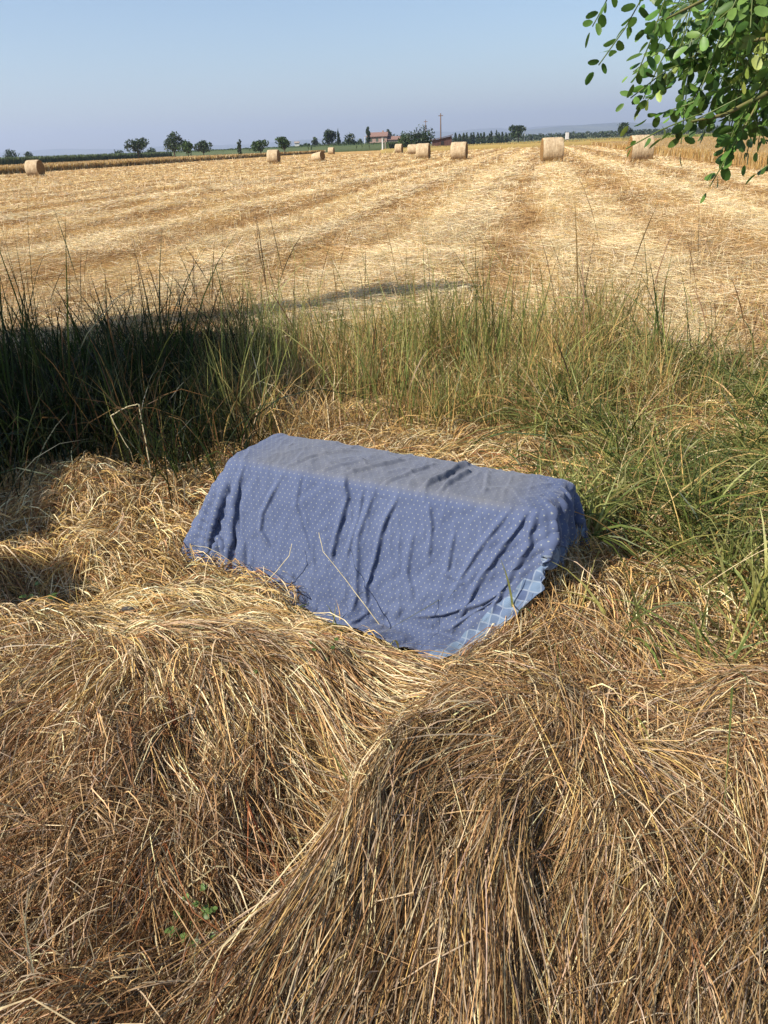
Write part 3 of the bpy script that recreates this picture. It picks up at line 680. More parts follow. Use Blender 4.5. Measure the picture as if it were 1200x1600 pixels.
def prism_roof(bm, x0, x1, y0, y1, z0, z1, hip=0.0, t=.22):
    ym = (y0 + y1) / 2
    a = [(x0, y0, z0), (x1, y0, z0), (x1, y1, z0), (x0, y1, z0), (x0 + hip, ym, z1), (x1 - hip, ym, z1)]
    v = [bm.verts.new(p) for p in a]; w = [bm.verts.new((p[0], p[1], p[2] - t)) for p in a[:4]]
    for f in ((0, 1, 5, 4), (1, 2, 5), (2, 3, 4, 5), (3, 0, 4)): bm.faces.new([v[i] for i in f])
    for i in range(4): bm.faces.new((v[i], w[i], w[(i + 1) % 4], v[(i + 1) % 4]))
    bm.faces.new(w[::-1])
DH = 330; c = at_y(592, 223, DH)
house = empty('farmhouse', (c[0], DH, 0), rad(-14)); tag(house, 'pink farmhouse with a low terracotta roof far across the field', 'house')
bm = bmesh.new(); box_bm(bm, -3.9, 3.9, -3, 3, 0, 4.3); bm_obj('wall', bm, M_pink, house)
bm = bmesh.new(); prism_roof(bm, -4.3, 4.3, -3.5, 3.5, 4.5, 5.9, .5); rf = bm_obj('roof', bm, M_tile, house)
bm = bmesh.new(); box_bm(bm, 1.3, 1.9, .4, 1.0, 5.1, 6.4); bm_obj('chimney', bm, M_pink, rf)
for x_ in (-2.4, 0, 2.4):
    bm = bmesh.new(); box_bm(bm, x_ - .45, x_ + .45, -3.06, -2.9, 2.7, 3.8); bm_obj('window', bm, M_shut, house)
bm = bmesh.new(); box_bm(bm, -.6, .6, -3.06, -2.9, 0, 2.2); bm_obj('door', bm, M_dark, house)
bm = bmesh.new(); box_bm(bm, 4.0, 8.6, -2.4, 2.4, 0, 3.0); an_ = bm_obj('annex', bm, M_grey, house)
bm = bmesh.new(); prism_roof(bm, 3.95, 9.0, -2.8, 2.8, 3.2, 4.3, .0); bm_obj('roof', bm, M_tile, an_)
bm = bmesh.new(); box_bm(bm, 4.8, 6.4, -2.46, -2.3, 0, 2.3); bm_obj('gateway', bm, M_dark, an_)

DS = 205; c = at_y(692, 228, DS)
shed = empty('shed', (c[0], DS, 0), rad(-4)); tag(shed, 'dark brown lean-to shed beside the big dark bush', 'shed')
bm = bmesh.new()
v = [bm.verts.new(p) for p in ((-2.6, -1.6, 0), (2.1, -1.6, 0), (2.1, 1.8, 0), (-2.6, 1.8, 0), (-2.6, -1.6, 1.9), (2.1, -1.6, 2.75), (2.1, 1.8, 2.75), (-2.6, 1.8, 1.9))]
for f in ((3, 2, 1, 0), (4, 5, 6, 7), (0, 1, 5, 4), (1, 2, 6, 5), (2, 3, 7, 6), (3, 0, 4, 7)): bm.faces.new([v[i] for i in f])
bm_obj('wall', bm, M_shed, shed)
bm = bmesh.new()
tp = [(-2.9, -2.0, 1.95), (2.4, -2.0, 2.92), (2.4, 2.1, 2.92), (-2.9, 2.1, 1.95)]
v = [bm.verts.new(p) for p in tp] + [bm.verts.new((p[0], p[1], p[2] + .12)) for p in tp]
for f in ((3, 2, 1, 0), (4, 5, 6, 7), (0, 1, 5, 4), (1, 2, 6, 5), (2, 3, 7, 6), (3, 0, 4, 7)): bm.faces.new([v[i] for i in f])
bm_obj('roof', bm, M_shed, shed)
bm = bmesh.new(); box_bm(bm, -.5, .2, -1.66, -1.5, .9, 1.7); bm_obj('window', bm, M_dark, shed)

def pole(name, px, D, top, r, label, m, cross=True):
    p = at_y(px, top, D); root = empty(name, (p[0], D, 0)); tag(root, label, 'pole')
    v_, q_ = tube([(0, 0, -.2), (0, 0, p[2] * .5), (0, 0, p[2])], [r * 1.2, r, r * .8], 10); mesh_obj('shaft', v_, q_, m, root)
    bm = bmesh.new()
    if cross: box_bm(bm, -.55, .55, -.07, .07, p[2] - .6, p[2] - .45); bm_obj('crossarm', bm, m, root)
    else: box_bm(bm, -r * 1.3, r * 1.3, -r * 1.3, r * 1.3, p[2] - .02, p[2] + .06); bm_obj('cap', bm, m, root)
    return root
pole('utility_pole', 688.5, 208, 177, .14, 'tall brown wooden utility pole standing before the shed', M_pole)
pole('utility_pole', 665, 250, 187, .09, 'thin pole poking out above the big dark bush', M_pole)
pole('gate_post', 597.5, 190, 216, .17, 'thick white post in front of the farmhouse annex', M_white, False)
pole('gate_post', 602, 191, 220, .13, 'short grey post right beside the thick white post', M_grey, False)
pole('marker_post', 569.5, 260, 213, .11, 'thin pale post left of the farmhouse', M_white, False)
pole('marker_post', 820, 330, 205, .12, 'thin pale post beside the leafy tree over the poplars', M_white, False)
hut = at_y(464, 222.5, 290); root = empty('white_hut', (hut[0], 290, 0)); tag(root, 'small white hut above the maize strip', 'hut')
bm = bmesh.new(); box_bm(bm, -.75, .75, -.7, .7, 0, hut[2] - .25); bm_obj('wall', bm, M_white, root)
bm = bmesh.new(); prism_roof(bm, -.9, .9, -.9, .9, hut[2] - .2, hut[2] + .3, 0, .05); bm_obj('roof', bm, M_grey, root)
hut = at_y(886.5, 207, 240); root = empty('water_tank', (hut[0], 240, 0)); tag(root, 'tiny white box just right of the large lone bale', 'tank')
bm = bmesh.new(); box_bm(bm, -.4, .4, -.4, .4, .9, hut[2]); bm_obj('tank_body', bm, M_white, root)
bm = bmesh.new(); box_bm(bm, -.3, .3, -.3, .3, 0, .9); bm_obj('stand', bm, M_grey, root)

# ------------------------------------------------------------------ the cloth
# the draped sheet: 64 x 40 points in half millimetres, three rows of numbers for x, y and z,
# kept as differences from point to point
CLOTH = [
-1273,-38,-40,-39,-41,-36,-33,-13,2,-3,-2,-17,26,-10,-11,13,6,-17,-10,22,-11,1,-5,7,4,-13,-6,9,2,0,5,11,44,50,48,55,32,38,44,43,
31,-6,9,2,5,-1,-3,-16,-10,1,2,7,-36,47,-9,-8,-1,25,-18,-18,17,-14,15,-23,7,18,9,-12,-1,9,-4,8,3,-1,-4,-11,16,4,-2,-3,
23,14,-1,2,-1,2,0,-7,-5,-2,-3,3,-14,-19,45,-3,-26,16,0,-7,-19,27,-9,23,-7,-21,7,12,-4,-1,4,7,-1,-1,-1,2,0,-11,-1,7,
24,-9,18,2,3,2,0,0,-20,-3,-3,13,7,-28,5,2,13,-30,37,-7,4,12,-23,12,-5,6,-5,1,-1,3,-5,6,3,-1,5,-6,-4,-5,5,-6,
22,-2,-20,37,2,-1,2,1,-3,-16,8,-11,5,-8,-12,30,7,-14,0,0,2,-3,10,-12,-2,9,-5,-4,6,-3,8,4,-2,1,-2,-1,-20,22,-9,-32,
7,24,-2,-38,30,17,3,0,1,-8,-14,6,12,-12,-20,9,10,4,-13,18,-11,1,0,-1,-10,17,0,1,1,-11,7,7,1,-4,-2,-19,24,-11,-29,29,
26,-12,18,4,-26,20,4,7,1,-4,-10,-6,1,18,-24,-10,3,12,3,7,-11,6,-12,5,4,5,-3,1,-10,15,1,3,-2,3,-21,18,-6,-32,32,-8,
-4,9,20,2,-8,-5,23,-3,8,1,-7,-14,2,12,-2,-25,23,-11,15,-9,8,-9,-4,1,3,-1,3,-3,1,3,6,1,-1,-8,-2,-7,-21,27,-4,-21,
-13,17,-17,32,6,-18,6,19,4,6,-3,-7,-14,10,12,-28,2,19,-15,9,4,-7,10,3,-10,-1,1,-1,1,-2,11,0,-5,-22,16,-24,28,-3,-30,-40,
5,-1,14,-22,23,12,-23,-2,30,2,4,-6,-5,-16,23,-8,-17,25,-12,0,7,-23,19,0,7,-10,-1,-4,13,-6,9,-5,-23,15,-25,32,-12,-29,-36,39,
32,-4,-14,0,-6,-2,16,2,-22,37,1,4,-11,-1,-2,10,-28,11,8,-5,9,-11,8,-5,4,-8,4,-3,0,9,2,-24,25,-19,1,-1,-28,-30,34,4,
37,-16,17,0,-1,-7,-8,-2,11,-30,39,1,3,-14,-6,19,-16,-13,10,0,0,8,-4,-3,-7,6,7,-5,-5,16,-21,24,-25,1,3,-34,-21,32,17,9,
0,21,-2,1,10,-1,5,-3,-21,29,-35,34,4,1,-17,-6,19,-25,9,-8,-1,13,-2,-3,6,-1,2,-3,7,-11,18,-24,-4,22,-40,-5,17,28,-25,-21,
19,-11,-6,39,-14,5,-1,5,-2,-29,33,-24,14,18,-3,-11,10,-16,12,-1,-14,7,-3,5,-4,3,-8,5,2,10,-23,1,3,-59,34,18,28,-51,-19,-7,
19,5,5,-32,26,9,-6,6,10,1,-25,8,9,-11,16,1,-17,20,-20,-6,22,-10,-2,-4,5,4,-9,8,5,-14,5,-27,-10,23,11,-11,-31,23,16,14,
28,9,-3,1,-13,-2,-1,0,9,17,0,-4,-15,12,4,6,-1,-18,-13,20,-6,2,-2,2,2,-6,3,1,-6,-12,-4,26,-12,6,-4,-5,10,-7,18,-1,
21,3,-5,-4,-1,1,26,-4,-2,-10,6,4,4,6,-2,5,0,-5,-1,-13,2,1,4,-4,4,-5,2,-4,3,16,-1,-15,15,5,-23,11,-20,14,-7,1,
29,-9,4,7,-3,2,-15,4,9,8,6,-1,3,-9,0,-2,8,16,7,-4,-5,-1,0,-2,1,1,2,5,-6,-12,-11,5,1,-1,14,-16,15,-5,-3,-7,
29,8,-1,-8,6,-1,6,4,-4,-1,-4,-2,-1,6,0,3,6,3,3,3,1,-1,0,-1,0,0,0,1,-3,-5,-1,-1,-4,-2,4,7,-2,-1,3,0,
34,-9,3,10,1,3,-9,-7,-4,0,3,10,4,0,5,6,2,1,2,1,-1,0,-1,1,0,0,0,-1,-1,1,-1,-1,0,-1,-3,0,1,2,-1,0,
34,4,-12,5,3,-5,4,5,3,2,1,-1,2,3,3,1,1,0,1,0,1,0,1,0,-1,0,0,0,0,-1,-1,-1,1,-1,-2,1,-1,-1,0,3,
35,-22,19,-1,0,5,3,3,3,1,0,2,1,1,1,1,0,2,1,0,0,0,0,0,1,-1,0,0,-1,0,0,0,-2,0,-2,1,0,0,0,-1,
10,27,-1,3,-1,1,2,1,3,0,2,0,3,0,0,2,1,1,0,1,0,0,0,0,-1,1,0,-1,1,-2,1,0,-1,-1,0,0,-2,1,0,0,
36,3,0,0,2,0,1,2,0,2,1,2,0,1,2,0,1,1,1,0,1,0,-1,0,0,0,-1,1,-1,1,-1,-1,0,0,-1,-1,1,-2,1,0,
38,0,1,0,1,3,0,0,1,1,2,1,1,1,1,1,0,1,2,0,0,0,1,-1,0,0,0,-1,0,0,-1,0,0,-1,0,0,0,0,-1,0,
37,1,1,0,1,1,2,1,1,1,1,2,0,2,0,0,2,1,0,1,0,0,0,0,0,0,0,-1,0,1,-1,-1,0,0,-1,0,-1,0,0,-1,
37,0,1,2,1,0,1,1,2,1,1,0,3,0,1,2,0,0,1,1,0,0,0,0,0,-1,0,1,-1,-1,1,0,-1,-1,0,0,0,0,-1,0,
37,2,-1,1,1,2,1,1,1,1,2,0,1,1,2,0,1,2,0,0,0,0,0,1,0,-1,0,-1,0,-1,0,0,0,0,-1,0,-1,0,0,0,
36,2,2,0,1,0,1,2,0,2,0,3,0,1,0,2,1,-1,2,0,0,1,0,0,-1,1,0,0,0,-1,-1,0,-1,0,1,-2,1,-1,0,0,
36,0,2,1,1,2,1,0,2,0,2,-1,3,1,1,0,1,2,0,1,0,0,0,0,0,0,0,0,-1,0,0,-1,0,0,-1,0,-1,1,-1,0,
38,0,0,1,2,1,1,1,1,1,1,2,-1,1,2,1,1,1,0,1,0,0,0,0,1,-2,0,0,0,0,0,0,-1,-1,0,0,0,-1,0,0,
37,-1,2,2,0,1,0,2,0,2,1,1,2,1,0,1,2,0,1,1,0,0,1,-1,0,1,-1,0,0,-1,-1,0,0,0,-1,0,0,-1,0,-1,
38,0,1,2,0,0,2,0,2,1,1,1,0,1,2,1,0,1,1,0,1,0,0,1,0,-1,1,-1,-1,1,-1,-1,0,0,0,-1,-1,0,-1,1,
37,1,0,1,1,2,0,2,0,1,1,1,2,1,1,0,1,1,1,1,0,1,-1,0,0,1,-1,0,0,-1,0,0,-1,-1,0,0,-1,0,0,-1,
38,2,0,-1,2,0,2,0,2,1,0,2,0,2,0,2,1,1,0,1,0,0,1,0,-1,0,0,-1,0,0,0,-1,1,-1,-1,0,0,-1,0,0,
37,0,1,2,1,1,0,2,0,1,2,0,2,0,2,0,1,1,2,-1,1,0,0,0,0,0,0,0,0,0,-1,0,-1,0,-1,-1,0,0,0,0,
36,3,1,0,0,1,1,1,2,0,2,2,0,1,1,1,0,1,1,1,0,0,0,0,1,-1,1,0,-2,0,0,0,-1,-1,1,-1,0,-1,0,-1,
37,1,1,1,0,2,1,1,0,2,0,1,2,1,0,2,1,0,1,1,0,0,0,0,0,0,-1,0,1,-1,0,-1,0,0,-1,0,-1,0,-1,1,
37,1,2,-1,2,0,1,1,2,1,1,1,1,1,1,1,1,1,0,1,0,0,0,0,0,1,-2,0,1,-1,0,0,-1,0,-1,0,-1,0,-2,-1,
37,2,0,1,0,0,3,1,0,2,1,1,1,1,1,0,1,1,1,0,1,0,0,0,0,-1,2,-1,-1,1,-1,-1,0,-1,0,-1,1,-1,0,-2,
37,-1,3,0,1,1,1,1,2,0,1,2,1,1,1,1,1,1,1,0,-1,1,0,0,0,0,-1,1,0,-1,0,-1,0,0,-1,0,-1,-1,1,0,
37,1,-2,3,1,2,0,1,1,1,2,1,1,1,1,1,0,1,1,0,1,0,0,0,0,0,0,0,-1,0,-1,1,-1,-1,1,-1,-1,0,0,0,
35,1,1,3,1,0,1,1,1,1,1,2,0,1,2,1,1,1,0,1,0,0,0,0,0,0,-1,0,0,-1,1,-1,0,0,-1,0,0,0,-2,0,
34,4,0,0,2,1,0,2,1,2,1,0,3,1,0,1,1,0,2,0,0,0,0,0,-1,0,1,-1,0,0,-1,0,0,0,-1,0,0,-1,1,-1,
37,-4,3,3,-2,4,1,1,1,2,0,2,0,2,1,0,2,1,0,1,0,0,0,0,0,0,0,-1,0,0,0,0,-1,-1,1,-1,-1,1,-2,1,
37,1,0,-1,3,-1,3,0,2,0,3,1,1,1,1,1,0,1,1,0,1,0,0,0,0,0,-1,1,0,-1,0,-1,0,0,-1,0,0,-2,2,-1,
36,1,0,1,2,1,1,1,1,1,1,1,2,0,1,1,1,1,1,1,0,0,0,0,0,0,0,0,-1,0,0,-1,0,0,-1,0,-1,1,-1,0,
37,1,-2,-4,5,4,-1,3,1,1,1,1,1,2,1,1,1,1,0,0,1,0,0,0,1,-1,0,-1,0,0,-1,1,-1,-1,0,-1,1,0,-1,0,
38,-2,3,1,-1,1,2,0,1,2,1,1,1,1,1,2,0,1,1,1,-1,1,1,-1,0,0,0,0,0,0,-1,-1,0,0,0,0,-1,-1,0,0,
36,2,-1,2,0,-1,3,1,2,1,1,1,1,1,1,0,2,1,1,0,1,0,0,1,-1,1,0,-1,0,-1,0,0,-1,-1,0,-1,0,0,0,0,
37,1,0,2,0,0,1,1,1,1,2,1,1,1,1,2,0,1,1,1,0,0,0,0,1,-1,-1,1,-1,0,-1,-1,1,0,-1,0,-1,0,0,-1,
33,0,5,1,1,1,0,-1,3,1,0,3,1,0,2,1,2,0,1,1,0,0,1,0,-1,0,1,-1,0,-2,1,0,-1,0,-1,0,-1,-1,0,1,
37,0,2,1,0,1,0,2,-1,3,2,-1,2,1,2,0,1,1,1,1,0,0,0,0,0,1,-1,1,-2,1,-1,-1,-1,0,-1,0,1,-1,-1,1,
36,1,1,1,2,0,1,1,1,-1,2,2,0,3,0,1,1,1,1,0,1,1,-1,0,0,-1,1,-1,1,-1,-1,0,0,-1,0,-2,-1,1,0,0,
34,-1,3,4,0,0,0,2,1,2,-1,2,3,0,1,1,2,1,1,0,0,-1,1,0,1,0,0,0,-2,0,0,-1,-1,-1,-2,0,0,-1,0,2,
28,7,-1,4,2,1,1,1,0,1,2,0,0,1,3,2,0,-2,6,-1,0,0,0,0,-1,2,1,1,-5,-1,0,1,-2,-1,1,-1,-4,-2,-1,-2,
36,-1,0,-4,1,7,3,1,1,0,1,2,1,2,0,-3,3,3,2,-10,-1,3,-2,-2,-6,6,-8,15,6,-4,2,-2,1,-1,-1,-1,1,1,-1,-5,
37,-1,1,4,0,0,0,1,1,1,2,2,1,0,-2,6,-14,10,-31,10,-15,-7,-2,8,13,-22,22,-23,9,33,-7,0,11,4,-1,0,-1,-1,1,1,
38,1,-3,3,1,1,1,1,1,2,0,1,1,-1,3,-7,9,-18,4,-27,11,-12,8,-1,-12,7,-20,19,25,-54,53,-1,-23,12,8,15,4,-3,3,1,
36,-2,5,1,0,-1,2,1,2,1,2,-1,1,0,0,-6,0,-49,24,-16,4,8,-16,3,9,1,0,-13,26,3,-37,41,14,-35,16,-1,9,6,4,-1,
31,7,1,-4,6,0,1,0,1,2,-2,3,-1,4,-10,-12,-20,3,-11,12,-22,15,-1,5,-1,-10,13,-3,-3,18,-41,6,39,24,-40,-11,1,22,-8,8,
20,7,7,3,3,1,0,2,2,-3,3,0,4,-3,-43,18,-42,49,-23,-16,15,0,11,-20,10,6,4,1,-23,20,17,-59,11,39,23,-22,-24,-3,4,9,
34,3,1,0,-1,4,1,1,0,1,3,1,0,-59,30,-26,6,29,-20,4,-5,-8,-2,6,-2,0,3,13,-33,25,-10,4,-39,5,40,38,-8,-39,9,-9,
31,-3,8,3,1,1,1,1,0,3,0,0,-65,1,34,-27,13,4,3,-9,11,-7,4,-3,-10,20,-16,9,7,-46,62,-14,-11,-28,-8,30,44,-4,-16,-12,
-592,4,12,19,6,17,25,46,49,49,50,40,15,1,-4,36,41,17,3,45,38,26,55,54,37,24,56,54,56,55,56,55,31,4,23,-9,36,34,33,29,
1,11,-7,-9,12,-9,-8,-11,-1,1,-2,5,19,-17,-1,2,3,11,22,-34,-2,14,-2,-6,-13,29,-5,1,-2,0,-1,-2,-18,8,-2,15,-16,-13,0,-9,
5,-10,18,-8,-7,13,-13,-13,-4,-2,1,0,-6,18,8,-8,-8,6,16,-8,18,-13,-7,-6,18,-4,-2,0,1,-1,0,-8,5,-3,-24,13,-12,-2,2,-7,
12,-12,-10,12,7,-7,8,-11,-19,0,0,2,5,31,-37,15,-15,9,2,15,-18,12,-1,-4,14,-11,3,0,0,0,0,2,-6,-9,11,-5,-3,8,-29,-14,
0,26,-20,-5,9,-16,5,6,-15,-9,0,1,1,-5,39,-31,22,-8,-13,37,-30,4,9,-6,-1,0,3,0,0,1,-4,-10,-11,10,-8,21,22,-28,-28,2,
-3,-12,30,-11,-17,15,7,-6,-1,-16,-5,1,12,-11,35,-28,1,7,-5,-6,12,1,0,3,-9,8,0,0,0,-1,3,-8,-1,-9,18,2,-22,-13,11,32,
19,-9,-8,6,1,1,-18,15,0,-16,-7,-4,1,20,-22,46,-33,0,6,-20,26,-4,-5,11,-6,4,-2,0,-1,1,-2,-13,3,-1,21,-3,-18,-17,40,-44,
-26,36,-16,16,-5,-7,18,-26,18,-4,-13,-7,-4,7,-3,4,1,-3,18,-10,2,6,-4,7,-2,0,-1,1,0,-2,-4,-4,-10,27,9,-44,-19,37,-4,21,
15,-42,41,-25,-10,19,-17,41,-30,22,-23,-5,-3,-1,19,-12,2,0,-3,7,1,7,-2,-7,9,-2,1,0,0,1,-10,-10,22,22,-53,-17,31,26,-8,-14,
7,10,-45,36,23,-46,9,-18,45,-30,27,-31,0,-5,8,-6,14,-7,0,4,2,-8,10,-1,6,-2,2,-3,0,1,-14,5,33,-53,-20,47,28,-26,-1,1,
-1,9,26,-29,-25,60,-32,-27,-10,49,-26,23,-34,3,-4,9,11,-12,4,1,1,6,-3,1,2,1,0,-1,1,-3,-17,42,-41,-25,66,-22,-15,23,-8,-7,
5,-5,-5,13,12,-36,53,-11,-40,-16,41,-13,15,-31,6,14,-18,11,-6,7,6,-4,1,2,-5,7,-2,2,1,-21,39,-35,-32,46,-28,22,28,-28,-10,18,
2,5,-17,3,23,14,-37,40,4,-41,-26,31,3,1,-25,1,8,9,-10,17,-12,6,-2,6,-2,0,1,0,-3,13,-23,-9,11,12,16,-5,-11,20,-10,-24,
4,1,11,-18,-12,-9,30,0,19,19,-32,-41,13,24,-7,-18,14,-10,9,-6,8,-2,1,0,4,-1,0,0,-2,-14,8,-27,51,0,1,-29,-16,-24,9,27,
-27,-2,13,15,5,17,-13,-22,1,13,39,-6,-44,-17,23,-1,-8,17,-12,3,-1,4,3,0,1,0,-3,2,-7,11,-41,63,1,-33,-33,14,-20,36,29,-11,
16,-6,-27,3,-7,-9,-3,24,5,11,-6,13,26,-17,-35,8,-4,-11,19,-3,-1,1,2,0,2,2,-1,3,8,-24,43,-27,-47,0,19,32,22,4,-9,-7,
-6,26,6,0,-8,-9,-12,-7,-6,-17,6,15,1,29,9,-27,-11,-6,-1,11,6,-1,0,2,0,1,4,4,-12,-6,-15,-16,21,22,7,-14,-10,-17,-6,25,
-2,-4,2,9,12,8,12,-13,-7,-4,-16,-5,-10,-10,13,17,2,-4,-4,3,-1,0,1,1,0,1,-1,-3,-12,18,2,21,6,-17,-24,2,-5,-11,5,-6,
-1,-8,22,-32,-4,-2,9,14,11,10,11,-3,7,-3,-11,-9,-1,-7,0,-3,-1,1,0,-1,0,-1,1,-2,3,-7,-6,-12,-7,14,28,-18,8,6,-4,1,
12,-21,-10,16,1,-2,-1,0,0,-3,-2,-2,1,4,10,6,-9,4,-3,-2,1,0,-1,0,0,0,1,-2,3,-7,-1,10,5,-10,-5,4,12,-6,5,-8,
-9,9,12,8,-1,-1,-5,-6,-5,1,0,2,-2,-5,-4,0,8,-1,0,-2,1,0,0,0,0,0,0,-1,0,2,-1,1,-5,10,-12,13,-10,-3,1,6,
2,-6,-16,5,-2,12,4,4,-6,1,1,2,-1,3,2,-2,-5,-2,5,-1,0,-1,1,-1,2,-2,1,-1,0,-1,5,-9,10,-7,1,-3,5,2,-4,-1,
-23,31,5,-10,10,-6,-4,-3,10,-8,2,-3,5,-5,-3,0,2,3,-3,0,0,0,0,0,-1,1,-1,1,-1,7,-9,3,-6,8,1,-5,-2,10,-4,1,
-1,-2,5,3,-7,-5,0,3,-3,6,2,0,-2,1,2,2,0,-2,-2,0,0,0,-1,1,-1,1,0,-1,5,-10,7,1,-2,-3,3,0,-3,0,3,-2,
-3,3,-4,4,-6,4,7,-6,3,1,-6,1,-1,4,-2,-1,4,-2,1,-1,-1,0,1,0,0,0,0,2,-5,6,-3,-3,3,0,0,-2,6,-3,-2,5,
-7,2,6,-9,10,0,-9,9,-5,1,3,0,-1,-4,2,2,-1,2,0,-2,1,0,0,-1,0,1,-1,0,-1,-3,5,3,-2,-3,1,3,-2,-5,9,-7,
-6,9,-12,12,-6,-1,2,-6,7,-2,-5,2,4,1,-3,2,-3,2,0,4,-1,1,-1,0,0,-1,1,0,6,-5,-2,0,-3,6,-1,-1,1,7,-11,5,
-7,2,3,-6,4,6,0,0,-4,1,6,-4,-5,2,8,-8,6,-2,-3,1,0,0,0,0,0,0,0,-2,-3,6,-1,1,4,-8,3,3,-6,0,3,-2,
-7,4,7,-1,0,-6,-4,5,-1,3,-7,4,6,-2,-9,11,-7,1,5,-2,0,-1,0,1,0,-1,0,1,-1,1,-1,2,-4,6,-5,0,4,-7,3,5,
-8,-1,10,-9,3,7,0,-2,0,-5,5,-3,0,4,1,-7,10,-4,-1,0,0,0,0,-1,1,0,0,1,5,-8,0,-1,5,2,-4,1,2,4,-5,-1,
-4,2,-2,8,-1,-5,4,-7,0,4,2,2,-2,-2,0,4,-12,9,-1,0,1,0,0,0,-1,1,0,-1,0,1,5,-2,-3,-3,4,-3,-3,5,-2,4,
-2,2,-8,9,-4,0,-6,9,2,-2,0,1,-2,-5,5,-3,9,-4,1,-2,0,0,0,0,0,0,0,0,-2,-1,1,0,2,-1,0,1,0,-4,12,-14,
-3,1,5,-6,1,-2,10,-9,4,0,-1,-10,8,8,-2,-3,1,-5,1,2,-1,1,0,0,0,-1,0,2,-5,9,-5,0,-1,5,-3,2,-1,3,-14,11,
-2,-1,-2,-3,6,-1,-4,9,-4,0,-7,15,-9,3,-1,4,-6,4,-2,1,0,-1,1,0,0,0,0,-1,7,-8,4,1,-3,-4,4,-2,4,-3,4,-4,
-2,-2,4,2,-3,-1,6,-7,1,-2,8,-9,5,-5,5,0,0,-1,0,1,0,1,-1,0,0,0,0,-1,-2,1,0,-1,3,1,0,2,0,-7,3,1,
-5,2,-1,0,0,3,-5,3,3,-3,-2,3,3,2,-6,3,0,0,0,-1,1,-1,0,0,1,0,-1,1,-3,5,-1,1,-3,1,-1,-3,1,3,0,0,
-10,2,6,3,-7,5,-4,4,-2,3,2,-3,0,-2,4,-1,-4,4,0,0,-1,1,1,-1,0,0,1,1,5,-6,-3,1,2,-2,0,2,-5,4,0,1,
-10,-1,4,6,1,-2,5,-7,-1,2,-2,5,-4,2,0,-1,7,-4,0,0,0,-1,0,1,-1,0,0,0,2,-2,1,-2,1,1,0,4,0,0,1,1,
-10,1,11,-7,4,-5,0,7,-4,1,1,-1,2,-3,3,-2,-2,3,1,0,0,0,0,0,0,0,0,-2,-3,4,-2,8,-6,1,2,-5,7,-6,3,0,
-11,0,4,4,-5,0,8,-9,5,-1,2,4,0,0,-1,3,0,-2,-2,0,1,0,0,0,0,0,0,0,-2,2,5,-8,4,-1,-1,3,-9,6,0,-3,
-11,1,1,1,3,8,-6,3,0,4,-3,-2,0,1,-2,1,1,0,0,0,-1,1,0,0,0,0,0,1,-2,5,-5,-4,5,1,-2,2,2,1,-9,9,
-11,0,0,2,4,7,-6,-1,6,-4,1,0,-3,5,-1,0,1,-2,2,0,0,-1,0,1,-1,0,0,0,7,-12,4,7,-6,0,0,-4,4,-4,11,-7,
-11,0,0,8,6,-6,-5,11,-7,3,0,0,2,-1,1,-3,1,2,-1,-1,1,0,0,-1,1,0,0,-1,-6,11,-6,1,4,-2,4,-3,-1,-1,-5,3,
-12,1,0,18,-16,5,2,-8,4,4,2,0,-3,0,-1,3,0,2,-1,0,-1,1,-1,0,1,0,0,-1,4,-5,6,-5,2,-2,0,3,-2,5,-2,-7,
-9,-3,4,0,-7,11,5,4,-6,-6,4,3,1,-4,3,0,-2,1,1,0,0,-1,1,-1,0,0,0,1,0,0,-3,3,-2,5,-4,-4,6,-6,4,2,
-9,2,-5,3,6,-1,0,-2,7,-2,-1,-5,6,-1,0,1,2,-1,-1,0,1,0,-1,2,-1,0,0,-1,-2,3,0,0,-2,-2,2,5,-4,6,-5,4,
-10,3,5,-6,7,-3,-4,7,-6,8,-5,3,0,5,0,-4,-4,4,0,0,-1,0,1,-1,0,0,0,1,3,-2,0,-2,2,-1,1,-2,0,-4,4,-3,
-9,0,1,6,15,-21,10,-7,6,-2,0,1,-4,0,0,6,1,-8,4,1,0,0,-1,1,0,0,0,0,0,-2,4,-3,-2,4,0,2,0,-1,-2,1,
-9,2,0,0,-3,-2,11,-3,-1,4,3,-7,5,-2,2,-3,4,-3,1,1,-1,1,0,-1,0,1,0,0,-1,2,-5,5,1,-1,-2,-2,0,5,2,-2,
-8,-1,-2,3,9,11,-17,4,0,-4,-1,12,-5,-4,-2,5,-1,7,-6,-1,1,-1,0,0,1,-1,-1,2,-2,2,2,-4,2,-3,2,0,-1,3,-5,5,
-5,-1,0,-2,10,-5,-5,2,1,6,0,-4,-4,4,1,0,-1,-1,4,0,0,0,0,0,-1,0,2,-2,2,-1,3,4,-6,0,-1,0,3,-8,5,3,
-4,-5,2,-1,5,2,2,4,-8,0,1,2,0,1,4,-5,1,-2,0,0,0,0,0,1,0,0,-1,1,0,6,-10,1,5,2,-2,4,-8,3,1,-6,
-3,1,0,1,1,-2,9,-12,6,0,0,-3,2,5,-5,1,-2,3,-3,0,1,0,0,-1,0,1,-1,1,1,-3,5,-5,1,0,6,-4,3,1,-5,-2,
-2,3,-3,2,-1,-1,-4,9,2,-5,0,1,0,-3,-4,3,1,2,0,0,-1,0,0,1,0,-1,1,0,0,1,0,3,0,-1,-3,-5,3,-2,12,-6,
-4,2,0,0,2,-5,7,-5,2,-7,-1,0,5,0,9,-13,7,-5,4,2,-1,1,0,-1,1,0,-1,2,-1,-3,-1,8,-4,-3,7,10,1,3,-9,-1,
7,-3,-4,-5,1,10,-4,-1,0,3,5,-3,-5,-3,-6,12,1,-1,-6,1,1,-1,1,0,0,-1,1,0,1,-4,13,-17,2,5,-7,4,-5,-9,2,20,
